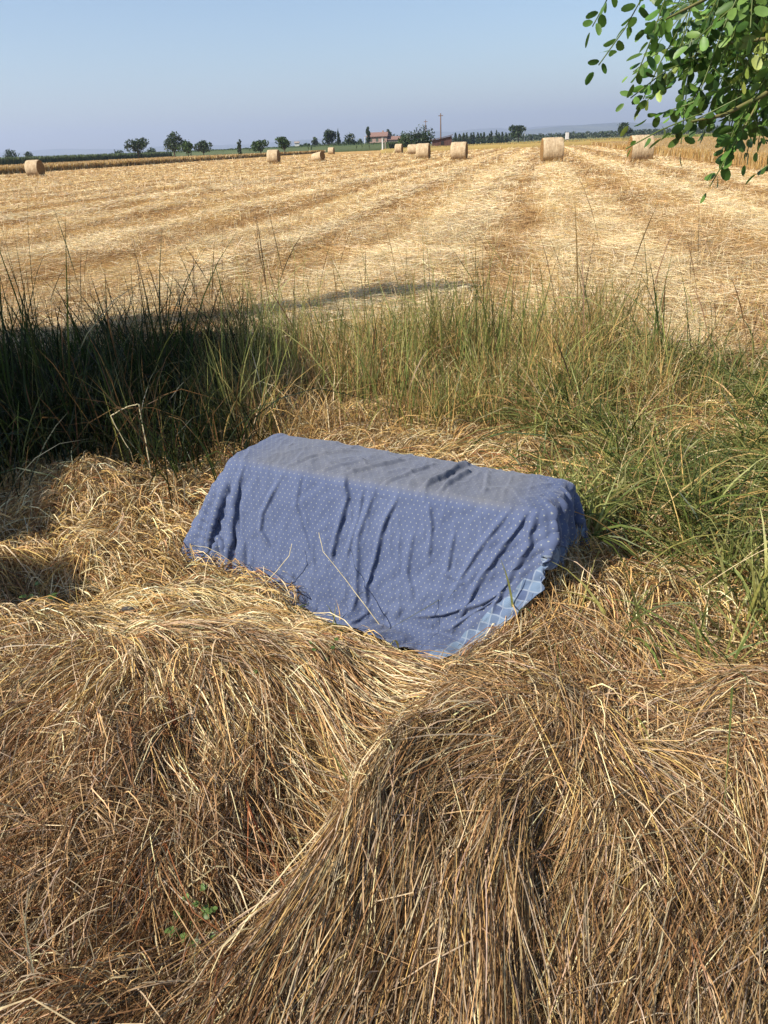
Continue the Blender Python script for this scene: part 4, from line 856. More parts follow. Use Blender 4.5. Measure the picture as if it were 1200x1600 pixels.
3,-5,7,-1,-6,-10,6,8,-3,-1,-5,0,8,-1,8,-14,-8,6,7,2,0,-2,-1,0,-2,1,-1,-4,1,-2,4,13,-1,-5,-6,-7,5,12,-5,-13,
-5,4,-2,1,2,0,3,-7,5,0,2,5,-8,4,-20,12,-1,17,0,-6,-6,-3,0,-1,1,-4,-3,-3,-21,33,-34,7,17,14,9,-3,6,-8,-8,1,
-4,2,0,-1,3,5,-6,6,-9,3,0,1,-1,-12,15,4,-8,20,-8,-3,-10,-1,-1,1,0,-1,0,0,10,-25,23,-30,-20,5,11,17,3,5,10,-3,
-3,-3,2,1,3,2,-7,1,8,0,-1,-11,-3,22,1,-41,47,3,-22,-10,12,4,-5,-2,-1,-1,3,-7,-17,14,-13,22,-10,-35,3,1,6,7,15,11,
1,-1,-3,4,-3,1,3,-2,-5,4,-12,12,15,-12,-33,51,10,0,-40,7,-2,0,2,-1,1,2,0,-1,-18,9,11,-22,17,8,-49,-1,-1,5,1,-1,
17,-11,-5,-2,-3,-1,7,-4,4,-17,23,0,-14,-8,17,29,-7,-4,-4,-28,5,1,3,1,-2,2,-3,9,5,-23,-2,21,-38,24,26,-38,-27,0,3,8,
-5,1,-2,2,-8,18,-9,4,-11,23,-11,-4,5,-29,49,8,-5,-22,-4,-5,-1,1,1,0,1,1,2,-18,10,-14,26,-19,4,-10,16,-1,-18,-21,-1,0,
-5,10,-8,-2,4,-5,6,-5,15,-9,0,6,-32,55,-2,-18,13,-25,-9,5,1,0,-1,2,0,0,1,13,-23,23,-25,40,-33,-21,4,31,6,-22,-33,-2,
20,-5,-7,20,28,30,23,4,-3,-3,-1,13,5,13,-13,-10,3,13,-5,-20,17,-33,-3,11,7,-26,2,-1,4,10,8,6,-19,-27,-13,6,-4,-25,-16,-15,
3,16,-2,0,-2,1,5,13,5,1,0,-9,11,-12,13,5,-2,-21,10,12,-14,21,-5,-2,-18,20,-5,7,1,-6,2,-7,-6,3,-3,-34,4,5,11,-14,
23,-34,13,13,2,-4,4,10,5,2,0,1,2,3,-6,2,13,-2,1,-1,-2,3,-1,-20,10,16,-2,-6,4,-1,-3,-7,3,-1,-12,1,-25,-5,6,13,
1,0,18,-4,-2,2,-2,4,18,3,3,-8,-3,14,2,4,-8,10,-11,6,-6,-11,16,-1,3,-5,5,-1,0,-2,1,-2,-3,-7,0,4,-3,1,-27,-13,
-4,22,-2,0,-3,6,-1,-2,7,13,-4,6,-4,6,8,-12,-6,10,-6,8,3,3,-7,8,1,-6,4,2,-3,0,-5,-3,-7,5,-2,5,1,-7,-6,-9,
-4,18,2,2,6,-9,-2,4,0,11,11,-3,-5,5,9,4,-6,2,4,-10,8,-3,6,0,2,-6,-1,0,-3,8,-4,-8,2,-4,6,-5,-3,1,-7,13,
-1,10,12,-7,0,1,6,-6,1,8,8,6,1,-11,16,1,7,-11,8,-10,12,-2,3,-2,0,-4,1,-1,7,-10,-1,-4,-1,1,2,-2,0,-11,14,-16,
16,-10,4,8,1,2,-9,10,-6,1,9,12,0,-5,1,12,-14,16,-7,8,-7,6,2,-1,-1,1,-2,2,-2,-2,-4,-3,-2,6,0,-11,-5,4,-4,4,
5,22,-19,2,7,5,6,-17,12,-8,11,5,11,-5,-6,18,2,-10,10,-4,-3,6,-8,-1,7,0,0,-1,0,1,-9,-3,5,3,-14,-10,9,9,-7,-9,
-7,1,28,-3,-12,9,6,8,-19,12,-8,14,3,13,-13,8,11,-15,10,2,-4,8,-5,-1,-5,8,0,2,-9,4,-8,0,7,-16,-8,20,-2,-12,-5,9,
3,-2,-11,13,20,-20,9,13,8,-21,11,-7,18,-1,5,-5,18,-4,-3,5,-8,8,-5,5,-3,3,-2,1,1,-6,-8,11,-14,-8,18,-8,-8,2,3,1,
9,3,-3,-4,-5,21,-18,3,16,14,-21,6,-5,21,2,-10,14,9,-5,2,0,-5,3,1,4,-3,-4,3,2,-18,14,-13,-10,8,-7,-5,10,0,2,-12,
2,2,3,-6,-2,-4,21,-10,-1,10,20,-14,0,-1,20,3,-9,17,-3,4,0,-4,1,2,-3,0,-1,1,-6,5,-13,-9,3,6,-5,0,-6,-4,-19,-5,
-8,0,9,7,-1,6,-13,6,-5,2,7,22,-4,-10,4,15,-10,17,-7,3,10,-4,2,-4,3,-2,4,-3,-5,-11,0,-4,11,-7,-4,-9,-9,-8,6,10,
5,-2,-7,4,-1,-6,8,8,5,-6,-6,2,18,12,-10,2,18,-19,23,3,-14,8,2,3,-4,-3,3,-5,-6,3,-14,12,-8,-13,-9,5,-14,12,0,-7,
-7,4,9,-1,5,1,2,-8,-1,-3,4,0,-5,6,16,-1,3,18,7,-11,7,-1,3,-2,-1,4,-4,-3,2,-14,5,-17,-15,-4,7,-3,4,-1,-3,-3,
2,-11,-3,-2,6,7,1,3,3,10,-2,-5,2,-10,0,10,9,12,3,10,-1,0,-3,1,-2,4,2,3,-23,-13,-11,-4,1,3,5,-5,-4,-10,-1,2,
-8,6,1,-5,-4,-2,0,5,3,1,7,2,3,7,-5,-2,0,0,4,-4,5,-1,1,2,2,0,1,-4,-13,6,-1,2,1,0,-16,-1,-1,-2,0,-3,
-7,5,-5,9,3,-1,-3,-3,-3,-2,-4,2,-3,2,5,3,2,3,-3,1,0,1,-1,2,0,2,-6,-2,4,-5,-2,-2,-1,-1,8,-4,3,-2,-1,1,
-9,2,5,-1,1,2,1,-2,0,1,1,3,1,-3,-3,-2,3,-1,1,-2,1,1,-1,0,0,-1,3,-2,1,-2,0,3,0,-2,-3,1,2,-1,1,-4,
-3,0,-8,1,0,0,1,4,2,0,0,-1,1,3,2,0,-3,1,0,5,-6,0,0,1,-1,1,0,-1,1,0,-2,0,0,3,-4,3,-3,-1,1,2,
2,-11,11,-2,0,-3,0,0,2,0,1,-2,1,-1,-1,2,2,2,-4,-2,2,1,0,-2,-2,2,-1,1,1,0,2,-2,1,-2,0,-1,2,0,-1,0,
-10,2,-1,3,-2,2,2,1,-2,2,-1,3,-3,2,2,0,0,-2,1,-3,2,0,0,2,3,-4,-1,1,0,2,-1,0,-2,1,1,-1,-2,3,-1,1,
-5,1,-2,0,3,2,0,-1,1,-1,0,-1,2,0,-1,0,0,0,3,-1,0,0,-1,-1,0,1,1,-1,2,-3,1,1,0,-1,0,0,-1,0,1,-1,
-5,0,2,-1,2,-1,-1,2,-1,0,2,0,1,-2,1,0,-1,2,-3,1,2,-2,2,-1,0,1,4,-1,-5,3,-1,-1,0,0,0,0,2,-2,-1,2,
2,-4,-3,3,-3,1,3,-3,2,0,-1,1,0,2,-1,0,1,0,-1,1,-3,6,-3,1,-2,-4,-2,4,3,-2,1,0,1,-1,0,0,0,-1,3,-2,
1,-7,5,-4,2,1,-1,2,-1,1,2,-1,-1,0,2,-1,1,0,4,-4,3,-7,2,-2,2,2,-3,2,2,-2,0,0,-1,1,-1,0,0,2,-3,1,
4,-7,1,1,-1,-2,0,1,0,1,-2,2,2,-1,-3,4,-3,-2,5,-1,-2,1,1,3,-2,-2,1,-4,1,3,0,0,1,-1,1,0,-2,1,0,0,
6,-8,-4,1,0,2,1,-1,1,-1,3,-1,-2,1,4,-5,4,2,-9,5,1,0,0,0,-1,-1,2,0,-1,0,0,1,-1,1,-1,0,1,-3,2,1,
6,-1,-10,4,-1,-2,0,1,1,1,-1,1,0,-1,0,3,-4,1,4,-2,0,0,2,0,-4,4,-5,5,0,-3,-1,0,1,0,0,1,0,1,-2,0,
2,-6,2,-4,1,2,0,2,-1,0,-1,-1,1,1,0,-1,6,-3,0,1,-1,-1,-2,-1,5,-5,7,-5,0,1,2,-1,-1,1,-1,-1,0,1,0,1,
-5,-3,5,-2,2,0,2,-3,0,1,0,1,0,3,-3,2,-4,2,-2,2,1,1,-1,0,0,2,-4,4,-1,-2,0,1,1,-1,1,-1,-1,1,2,-3,
-2,-5,1,4,-2,1,-2,3,-1,0,1,2,-1,-4,2,1,-1,3,3,-2,-3,2,4,-6,6,-6,-2,3,-2,4,-2,0,-1,1,0,1,1,-1,-2,1,
5,-7,-1,1,-1,0,1,-3,2,0,3,-4,3,0,0,-1,3,-2,0,0,0,-1,0,4,-8,3,7,-7,4,-3,2,0,0,-1,0,0,1,-1,0,0,
0,-1,-4,-1,2,2,-2,2,0,1,-3,4,-2,1,-1,0,0,1,0,1,0,-1,-1,4,-3,0,-4,2,1,1,0,-1,1,0,1,0,-1,0,0,0,
-4,2,-1,1,-1,-1,1,1,-1,0,2,-2,0,0,3,-1,0,0,0,0,0,3,-3,-1,2,1,-3,2,-3,3,-1,1,-1,0,0,0,1,-1,0,0,
-14,7,-1,-1,4,-3,3,-2,2,1,-2,2,0,2,-1,1,2,0,2,0,-3,-1,-1,-2,6,-4,9,-4,1,-4,0,0,0,1,-1,0,-1,1,1,0,
-3,10,-13,-2,0,2,-2,3,0,-1,3,-1,2,0,0,0,-1,1,0,3,-1,-3,4,-1,-7,7,-6,4,1,0,0,-1,1,0,0,1,1,0,0,1,
0,-5,-6,4,-1,3,0,-1,1,1,-1,1,0,1,0,2,1,0,-2,0,0,5,-5,-1,4,0,-4,-4,4,2,-1,3,-2,0,1,-1,0,0,1,-1,
2,0,-7,-2,3,0,-2,2,0,0,0,0,0,1,0,0,1,0,2,-3,4,-2,7,-6,0,-3,5,0,-3,0,2,-3,1,0,-1,2,-2,1,-1,1,
0,4,-6,-1,-2,-3,2,0,0,-1,2,0,1,0,2,0,0,-1,1,2,1,-2,-7,5,-2,4,-4,7,-3,2,-2,-2,2,0,0,0,1,0,-2,1,
6,3,3,-16,-2,-2,2,1,-1,2,-1,1,2,-1,1,1,-1,4,-2,-1,2,-3,2,2,-3,-2,2,-2,5,-6,2,3,-3,1,0,-2,2,-1,3,-2,
9,0,3,-18,-1,-1,4,-4,3,0,1,1,-1,1,0,1,1,-1,1,3,-4,3,-1,0,-1,2,1,-5,-2,6,-3,0,2,-2,2,0,-1,0,-2,2,
15,-13,-4,-8,5,-2,0,5,-2,-2,1,0,2,1,0,0,1,0,0,-1,1,-1,0,-3,5,-1,-3,2,2,-2,2,-1,0,-1,0,1,-1,1,1,-1,
8,5,-4,-12,0,-4,-1,-2,4,4,-2,0,0,1,0,1,0,0,1,-2,2,-1,2,-2,4,-6,2,1,0,-1,0,1,-1,2,-2,-1,2,-1,0,0,
6,-11,-2,10,-14,5,0,2,-3,2,0,2,-1,1,1,0,1,0,0,3,-4,2,0,5,-8,2,0,-1,-1,2,0,0,-1,0,0,1,-1,1,0,-1,
7,2,3,-11,-10,2,2,-2,4,-4,4,-1,0,-1,1,1,2,0,0,-4,4,-1,-2,1,1,1,3,-2,0,-1,0,-1,1,-1,1,0,-1,-1,1,0,
5,-6,-9,-12,17,1,-3,3,-3,2,0,1,2,0,1,-1,-1,5,-2,1,-1,0,-2,-1,2,1,-1,1,-1,-1,1,-1,0,2,-1,0,1,0,-1,0,
1,1,-3,-4,-5,8,-5,1,2,-1,-1,3,-1,1,-1,2,1,1,1,-3,2,0,0,1,-5,5,-3,-1,2,0,-2,3,0,-1,0,-1,-1,2,0,0,
-7,5,-8,8,-7,-1,4,1,-1,2,1,-4,2,3,1,-1,0,-3,2,4,-2,1,-2,-2,6,-6,0,3,-2,2,1,-3,1,-1,1,0,0,1,-1,1,
9,-5,-3,4,-14,1,5,-1,0,-2,1,2,2,-1,0,0,1,2,0,-3,0,-1,6,-5,0,1,1,-1,0,-1,1,2,-1,-1,0,0,1,-3,1,2,
-12,-3,12,-3,0,-1,0,-1,4,1,-1,0,1,-1,-1,2,1,1,0,1,-1,-2,-3,5,0,1,-3,2,0,2,-3,-1,2,2,-2,2,-2,0,1,-3,
-1,-10,5,4,2,-1,-1,3,-2,-1,1,1,-1,-2,2,0,0,-1,1,0,0,1,0,-1,0,0,0,0,-1,-1,2,0,-1,0,3,-2,1,0,-1,0,
-7,7,-7,2,5,-1,2,-3,0,0,1,-1,0,2,2,-2,-1,-1,1,0,5,-5,2,-2,1,-2,1,-1,0,1,0,1,0,-1,0,-1,0,0,4,-1,
-16,-1,2,16,-1,5,-5,1,-2,4,0,0,-2,0,-5,6,-2,2,1,-2,-3,1,-3,7,-7,1,2,0,-1,-3,2,2,-1,0,3,2,1,1,-4,3,
-10,15,9,-1,-13,-2,1,-1,1,0,-3,2,1,2,2,-6,-1,-3,5,-2,2,4,0,-4,2,1,1,-4,0,-1,2,-4,2,1,-4,3,-1,-2,1,6,
13,-17,-2,20,-6,-2,-6,-1,0,1,2,-1,-2,-2,-2,6,4,-3,-14,-13,-5,1,-3,-3,-1,2,-3,12,12,6,3,3,-1,0,-2,-2,2,4,-2,-8,
-5,-6,18,-8,-2,0,1,2,-1,0,-2,-2,3,0,7,-5,-5,-15,-33,4,-5,0,-1,3,4,-7,8,-10,15,25,1,3,6,4,4,-2,2,-2,-1,1,
-9,11,5,-10,-1,-1,4,-2,4,-3,1,0,0,4,-7,-2,1,-19,-2,-19,-3,-6,3,-1,-1,3,0,9,4,-8,21,5,-1,2,3,8,1,1,5,-1,
-9,26,-11,-14,4,2,3,0,-4,0,0,4,2,-9,0,12,-32,-22,-3,0,2,1,-6,-1,1,0,0,0,13,1,-1,15,5,0,4,-1,2,3,6,3,
-12,12,-5,9,-5,0,-1,0,2,-1,5,-5,-7,5,9,-32,-17,0,-10,-1,2,-2,0,0,-1,1,0,-1,5,13,-6,7,10,5,-1,1,0,4,-1,3,
6,3,-7,-16,14,0,-2,2,-3,7,-9,0,6,3,-8,-27,-7,1,-12,1,-6,-1,3,-3,1,0,2,0,4,5,2,-2,8,8,4,0,2,-1,-1,2,
0,1,-10,5,13,-13,3,-2,5,-9,5,2,-2,6,-40,-5,-4,0,-9,1,-1,0,0,-1,0,2,-2,11,0,-3,16,2,-9,2,7,11,0,-3,1,-1,
14,-19,0,0,0,6,-3,3,-6,4,-1,-2,8,-26,-14,8,3,-28,1,-2,0,-1,0,2,-1,1,1,1,5,23,-8,-7,12,-3,-6,3,8,5,2,-2,
]
CP = np.cumsum(np.array(CLOTH, np.int64).reshape(3, 64, 40), axis=2)
CP = np.cumsum(CP, axis=1).transpose(1, 2, 0) / 2000.0
sy = np.linspace(-.64, .48, 80)[1::2]; su = np.linspace(0, 1, 128)[::2]; su[-1] = 126 / 127.0
xe = np.interp(sy, [-.64, -.22, -.10, .48], [.43, .73, .80, .82]); xs_ = np.interp(sy, [-.64, -.3, .48], [-.945, -1.02, -1.04])
UX = xs_[None] + su[:, None] * (xe - xs_)[None]; UY = np.repeat(sy[None], 64, 0)
yf = np.interp(su, [0, .55, .8, 1], [-.54, -.62, -.70, -.70]); UY = np.where(UY < -.13, -.13 + (UY + .13) * ((yf + .13) / (-.51))[:, None], UY)
def upsample(a, f):
    def one(a):
        n = a.shape[0]; t = np.linspace(0, n - 1, (n - 1) * f + 1); i = np.minimum(t.astype(int), n - 2); w = (t - i)[(...,) + (None,) * (a.ndim - 1)]
        p = lambda k_: a[np.clip(i + k_, 0, n - 1)]
        return .5 * (2 * p(0) + (p(1) - p(-1)) * w + (2 * p(-1) - 5 * p(0) + 4 * p(1) - p(2)) * w ** 2 + (3 * p(0) - p(-1) - 3 * p(1) + p(2)) * w ** 3)
    return one(one(a).swapaxes(0, 1)).swapaxes(0, 1)
CP = upsample(CP, 8); UXf = upsample(UX, 8); UYf = upsample(UY, 8); EDG = upsample((xe - xs_)[None] * (su[-1] - su[:, None]), 8)
Tu = np.gradient(CP, axis=0); Tv = np.gradient(CP, axis=1); NRM = np.cross(Tu, Tv); NRM /= np.linalg.norm(NRM, axis=2, keepdims=True) + 1e-9
FOLDS = [([(-0.108,-0.115),(-0.079,-0.183),(-0.105,-0.329),(-0.12,-0.409)],11,16),([(-0.027,-0.143),(-0.031,-0.25),(-0.059,-0.386)],6,14),([(0.103,-0.143),(0.067,-0.254),(0.056,-0.366),(0.037,-0.466),(0.069,-0.607)],12,15),([(0.205,-0.144),(0.236,-0.23),(0.249,-0.334)],7,14),([(-0.347,-0.155),(-0.421,-0.294),(-0.43,-0.357),(-0.376,-0.41)],7,14),([(-0.809,-0.201),(-0.829,-0.271),(-0.864,-0.305)],9,12),([(0.527,-0.385),(0.45,-0.46),(0.376,-0.535)],10,13),([(-0.21,-0.115),(-0.151,-0.045),(-0.095,0.026)],7,12),([(-0.122,-0.115),(-0.05,-0.016),(0.019,0.097)],9,13),([(0.165,-0.13),(0.198,-0.002),(0.208,0.097),(0.235,0.14)],16,15),([(0.227,-0.115),(0.242,-0.016),(0.252,0.097)],13,13),([(-0.341,-0.115),(-0.284,-0.002),(-0.185,0.097)],6,13),([(0.034,-0.13),(0.082,-0.03),(0.121,0.097)],7,12),([(0.361,-0.073),(0.327,0.041),(0.309,0.126)],6,11),([(0.172,-0.243),(0.179,-0.39),(0.234,-0.487)],6,18),([(-0.27,-0.13),(-0.282,-0.246),(-0.176,-0.461)],5,18),([(-0.6,-0.228),(-0.727,-0.381),(-0.58,-0.475)],5,17),([(0.313,-0.217),(0.321,-0.354),(0.409,-0.385)],8,15),([(0.066,-0.514),(0.04,-0.617),(0.026,-0.646)],8,13),([(-0.26,-0.496),(-0.325,-0.465),(-0.356,-0.437)],8,12),([(0.53,-0.11),(0.49,-0.22),(0.44,-0.36),(0.4,-0.52)],13,17),([(0.55,-0.1),(0.56,-0.22),(0.53,-0.36),(0.5,-0.46)],13,16),([(0.56,-0.06),(0.63,-0.16),(0.65,-0.28)],13,15),([(0.565,0.0),(0.66,-0.05),(0.74,-0.13)],13,14),([(0.56,0.07),(0.66,0.05),(0.78,0.06)],12,14),([(0.56,-0.34),(0.46,-0.43),(0.34,-0.49),(0.24,-0.52)],11,15),([(0.47,-0.13),(0.4,-0.28),(0.36,-0.42)],8,16),([(-0.5,-0.13),(-0.56,-0.28),(-0.6,-0.45)],6,18),([(0.02,-0.13),(-0.02,-0.3),(0.0,-0.5),(-0.02,-0.62)],7,15)]
hgt = np.zeros(UXf.shape)
for line, amp, wid in FOLDS:
    pl = np.array(line); best = np.full(UXf.shape, 9.0); side = np.zeros(UXf.shape); along = np.zeros(UXf.shape); ns = len(pl) - 1
    for k_ in range(ns):
        a, b_ = pl[k_], pl[k_ + 1]; ab = b_ - a; L2 = ab @ ab
        t = np.clip(((UXf - a[0]) * ab[0] + (UYf - a[1]) * ab[1]) / L2, 0, 1)
        dx, dy = UXf - a[0] - t * ab[0], UYf - a[1] - t * ab[1]; d = np.hypot(dx, dy)
        cl = d < best; best = np.where(cl, d, best); side = np.where(cl, np.sign(ab[0] * dy - ab[1] * dx), side); along = np.where(cl, (k_ + t) / ns, along)
    w_ = wid * .00082 * np.where(side > 0, .62, 1.25)
    amp = amp * 1.12
    hgt = np.maximum(hgt, amp * .0011 * np.exp(-(best / w_) ** 2) * np.clip(np.sin(np.pi * np.clip(along, .03, .97)) * 2.2, 0, 1)) - .0004 * amp * np.exp(-((best - 1.9 * wid * .001) / (wid * .001)) ** 2) * (along > .05) * (along < .95)
# slack ripples that run down the sides and across the top
rp = fbm(UXf * 16 + UYf * 3, UYf * 4 - UXf * 2, 101, 3); hgt = hgt + .0042 * (1 - np.abs(rp)) ** 3 * (.5 + .5 * vnoise(UXf * 3, UYf * 3, 105))
hgt = hgt + .0022 * fbm(UXf * 9, UYf * 7, 102, 3) + .0016 * (1 - np.abs(fbm(UXf * 30 + UYf * 8, UYf * 11 - UXf * 4, 107, 2))) ** 3
tp = sstep(-.13, -.05, UYf); hgt = hgt + tp * .0045 * (1 - np.abs(fbm(UXf * 9 - UYf * 5, UYf * 9 + UXf * 6, 103, 2))) ** 4
hem = np.minimum(np.minimum((UYf - UYf.min(1, keepdims=True)), EDG), UXf - UXf.min(0, keepdims=True))
hgt = hgt + .005 * np.exp(-hem / .06) * vnoise(UXf * 9, UYf * 9, 104)
# crumpled right-hand edge and gathered left hem
er = np.exp(-np.maximum(EDG, 0) / .075); el = np.exp(-(UXf - UXf.min(0, keepdims=True)) / .06)
hgt = hgt + er * (.017 * fbm(UYf * 6.5, UXf * 5, 110, 2) + .006) * sstep(-.62, -.35, UYf) + el * .008 * fbm(UYf * 16, UXf * 8, 111, 2)
CP = CP + NRM * (hgt + .003)[..., None]
CP[..., 2] = np.maximum(CP[..., 2], .004)
ii = np.arange(CP.shape[0] * CP.shape[1]).reshape(CP.shape[:2])
Q = np.stack([ii[:-1, :-1], ii[1:, :-1], ii[1:, 1:], ii[:-1, 1:]], -1).reshape(-1, 4)

def cloth_mat(name, under):
    m, nt, b = mat(name)
    def M_(op, a, b_=None, c=None):
        n = N(nt, 'ShaderNodeMath', operation=op)
        for i, v in enumerate((a, b_, c)):
            if v is None: continue
            if isinstance(v, (int, float)): n.inputs[i].default_value = v
            else: nt.links.new(v, n.inputs[i])
        return n.outputs[0]
    at_ = N(nt, 'ShaderNodeAttribute', attribute_name='weave'); s = N(nt, 'ShaderNodeSeparateXYZ'); nt.links.new(at_.outputs['Vector'], s.inputs[0])
    U, V, E_ = s.outputs
    def mix(f, a, b_):
        n = N(nt, 'ShaderNodeMix', data_type='RGBA')
        for i, v in ((0, f), (6, a), (7, b_)):
            if isinstance(v, (int, float)): n.inputs[i].default_value = v
            elif isinstance(v, np.ndarray): n.inputs[i].default_value = (*v, 1)
            else: nt.links.new(v, n.inputs[i])
        return n.outputs[2]
    def lattice(ou, ov, a=.0200, c=.0280):
        fu = M_('MULTIPLY', M_('SUBTRACT', M_('FRACT', M_('ADD', M_('DIVIDE', U, a), ou)), .5), a)
        fv = M_('MULTIPLY', M_('SUBTRACT', M_('FRACT', M_('ADD', M_('DIVIDE', V, c), ov)), .5), c)
        # a little v-shaped sprig rather than a disc
        vv = M_('SUBTRACT', fv, M_('MULTIPLY', M_('ABSOLUTE', fu), .55))
        return M_('SQRT', M_('ADD', M_('MULTIPLY', fu, fu), M_('MULTIPLY', vv, vv)))
    d = M_('MINIMUM', lattice(0, 0), lattice(.5, .5))
    dot = N(nt, 'ShaderNodeMapRange'); dot.inputs['From Min'].default_value = .0024; dot.inputs['From Max'].default_value = .0012; nt.links.new(d, dot.inputs[0])
    # faded patches in the dye
    nz = N(nt, 'ShaderNodeTexNoise'); nz.inputs['Scale'].default_value = 5; nz.inputs['Detail'].default_value = 5; nt.links.new(at_.outputs['Vector'], nz.inputs['Vector'])
    blue = mix(nz.outputs['Fac'], lin(66, 76, 104), lin(87, 97, 123))
    # greyer tone laid over the flat top
    dn = N(nt, 'ShaderNodeTexNoise'); dn.inputs['Scale'].default_value = 9; dn.inputs['Detail'].default_value = 6; nt.links.new(at_.outputs['Vector'], dn.inputs['Vector'])
    band = N(nt, 'ShaderNodeMapRange', interpolation_type='SMOOTHSTEP'); band.inputs['From Min'].default_value = -.150; band.inputs['From Max'].default_value = -.112; nt.links.new(V, band.inputs[0])
    b2 = N(nt, 'ShaderNodeMapRange', interpolation_type='SMOOTHSTEP'); b2.inputs['From Min'].default_value = -.62; b2.inputs['From Max'].default_value = -.40; nt.links.new(U, b2.inputs[0])
    b3 = N(nt, 'ShaderNodeMapRange', interpolation_type='SMOOTHSTEP'); b3.inputs['From Min'].default_value = .56; b3.inputs['From Max'].default_value = .42; nt.links.new(U, b3.inputs[0])
    top_grey = M_('MULTIPLY', M_('MULTIPLY', M_('MULTIPLY', band.outputs[0], b2.outputs[0]), b3.outputs[0]), M_('ADD', M_('MULTIPLY', dn.outputs['Fac'], .45), .30))
    blue = mix(top_grey, blue, lin(108, 107, 104))
    base = mix(M_('MULTIPLY', dot.outputs[0], M_('SUBTRACT', .72, M_('MULTIPLY', top_grey, .6))), blue, lin(150, 152, 140))
    # woven check of the border and the underside
    cu = M_('GREATER_THAN', M_('FRACT', M_('DIVIDE', U, .064)), .5); cv = M_('GREATER_THAN', M_('FRACT', M_('DIVIDE', V, .064)), .5)
    lu = M_('GREATER_THAN', M_('FRACT', M_('DIVIDE', U, .032)), .86); lv = M_('GREATER_THAN', M_('FRACT', M_('DIVIDE', V, .032)), .86)
    ck = mix(M_('MULTIPLY', M_('ADD', cu, cv), .5), lin(74, 86, 114), lin(100, 118, 140)); ck = mix(M_('MULTIPLY', M_('MAXIMUM', lu, lv), .6), ck, lin(136, 146, 158))
    if under: col = ck
    else:
        bn = N(nt, 'ShaderNodeTexNoise'); bn.inputs['Scale'].default_value = 6; bn.inputs['Detail'].default_value = 1; nt.links.new(at_.outputs['Vector'], bn.inputs['Vector'])
        bd = N(nt, 'ShaderNodeMapRange'); bd.inputs['From Min'].default_value = .001; bd.inputs['From Max'].default_value = -.001; nt.links.new(M_('SUBTRACT', E_, M_('MULTIPLY', M_('SUBTRACT', bn.outputs['Fac'], -.22), .105)), bd.inputs[0]); col = mix(bd.outputs[0], base, ck)
    nt.links.new(col, b.inputs['Base Color']); b.inputs['Roughness'].default_value = .85; b.inputs['Specular IOR Level'].default_value = .15
    b.inputs['Sheen Weight'].default_value = .25; b.inputs['Sheen Roughness'].default_value = .4; b.inputs['Sheen Tint'].default_value = (.9, .92, 1, 1)
    wv = N(nt, 'ShaderNodeTexNoise'); wv.inputs['Scale'].default_value = 55; wv.inputs['Detail'].default_value = 4; nt.links.new(at_.outputs['Vector'], wv.inputs['Vector'])
    bp = N(nt, 'ShaderNodeBump'); bp.inputs['Distance'].default_value = .002; bp.inputs['Strength'].default_value = .6; nt.links.new(wv.outputs['Fac'], bp.inputs['Height']); nt.links.new(bp.outputs[0], b.inputs['Normal'])
    return m
cloth = mesh_obj('cloth_cover', CP.reshape(-1, 3), Q, cloth_mat('blue_sprigged_cotton', False))
cloth.data.materials.append(cloth_mat('checked_underside', True))
wa = cloth.data.attributes.new('weave', 'FLOAT_VECTOR', 'POINT'); wa.data.foreach_set('vector', np.stack([UXf, UYf, EDG], -1).astype(np.float32).ravel())
sd = cloth.modifiers.new('thickness', 'SOLIDIFY'); sd.thickness = .0016; sd.offset = -1; sd.material_offset = 1; sd.use_rim = True
cloth.scale = (1.075, 1.06, 1.05); cloth.location = (.045, 2.47, .0); cloth.rotation_euler = (0, 0, BOX_A)
tag(cloth, 'blue cotton cloth with small pale dots draped over a long low box in flattened grass', 'cloth')

# ------------------------------------------------------------------ the robinia that hangs in from the right, and the one that shades the left
def leaflet_mesh(base, direction, normal, ln, wd, fold=.18):
    """one oval leaflet of 10 points, folded a little along its midrib"""
    d = direction / np.linalg.norm(direction); n = normal - d * (normal @ d); n /= np.linalg.norm(n) + 1e-9; s = np.cross(d, n)
    ts = np.array([0, .22, .5, .78, 1.0]); ws = np.array([.24, .86, 1.0, .90, .34]) * wd / 2
    mid = base + d * (ts * ln)[:, None] - n * (.10 * ln * ts ** 2)[:, None]
    V = np.concatenate([mid, mid + s * ws[:, None] + n * (fold * ws)[:, None], mid - s * ws[:, None] + n * (fold * ws)[:, None]])
    Q = [(i, i + 1, 6 + i, 5 + i) for i in range(4)] + [(i + 1, i, 10 + i, 11 + i) for i in range(4)]
    return V, np.array(Q)
RC = [lin(82, 114, 48), lin(106, 138, 62), lin(62, 90, 40), lin(138, 154, 72)]
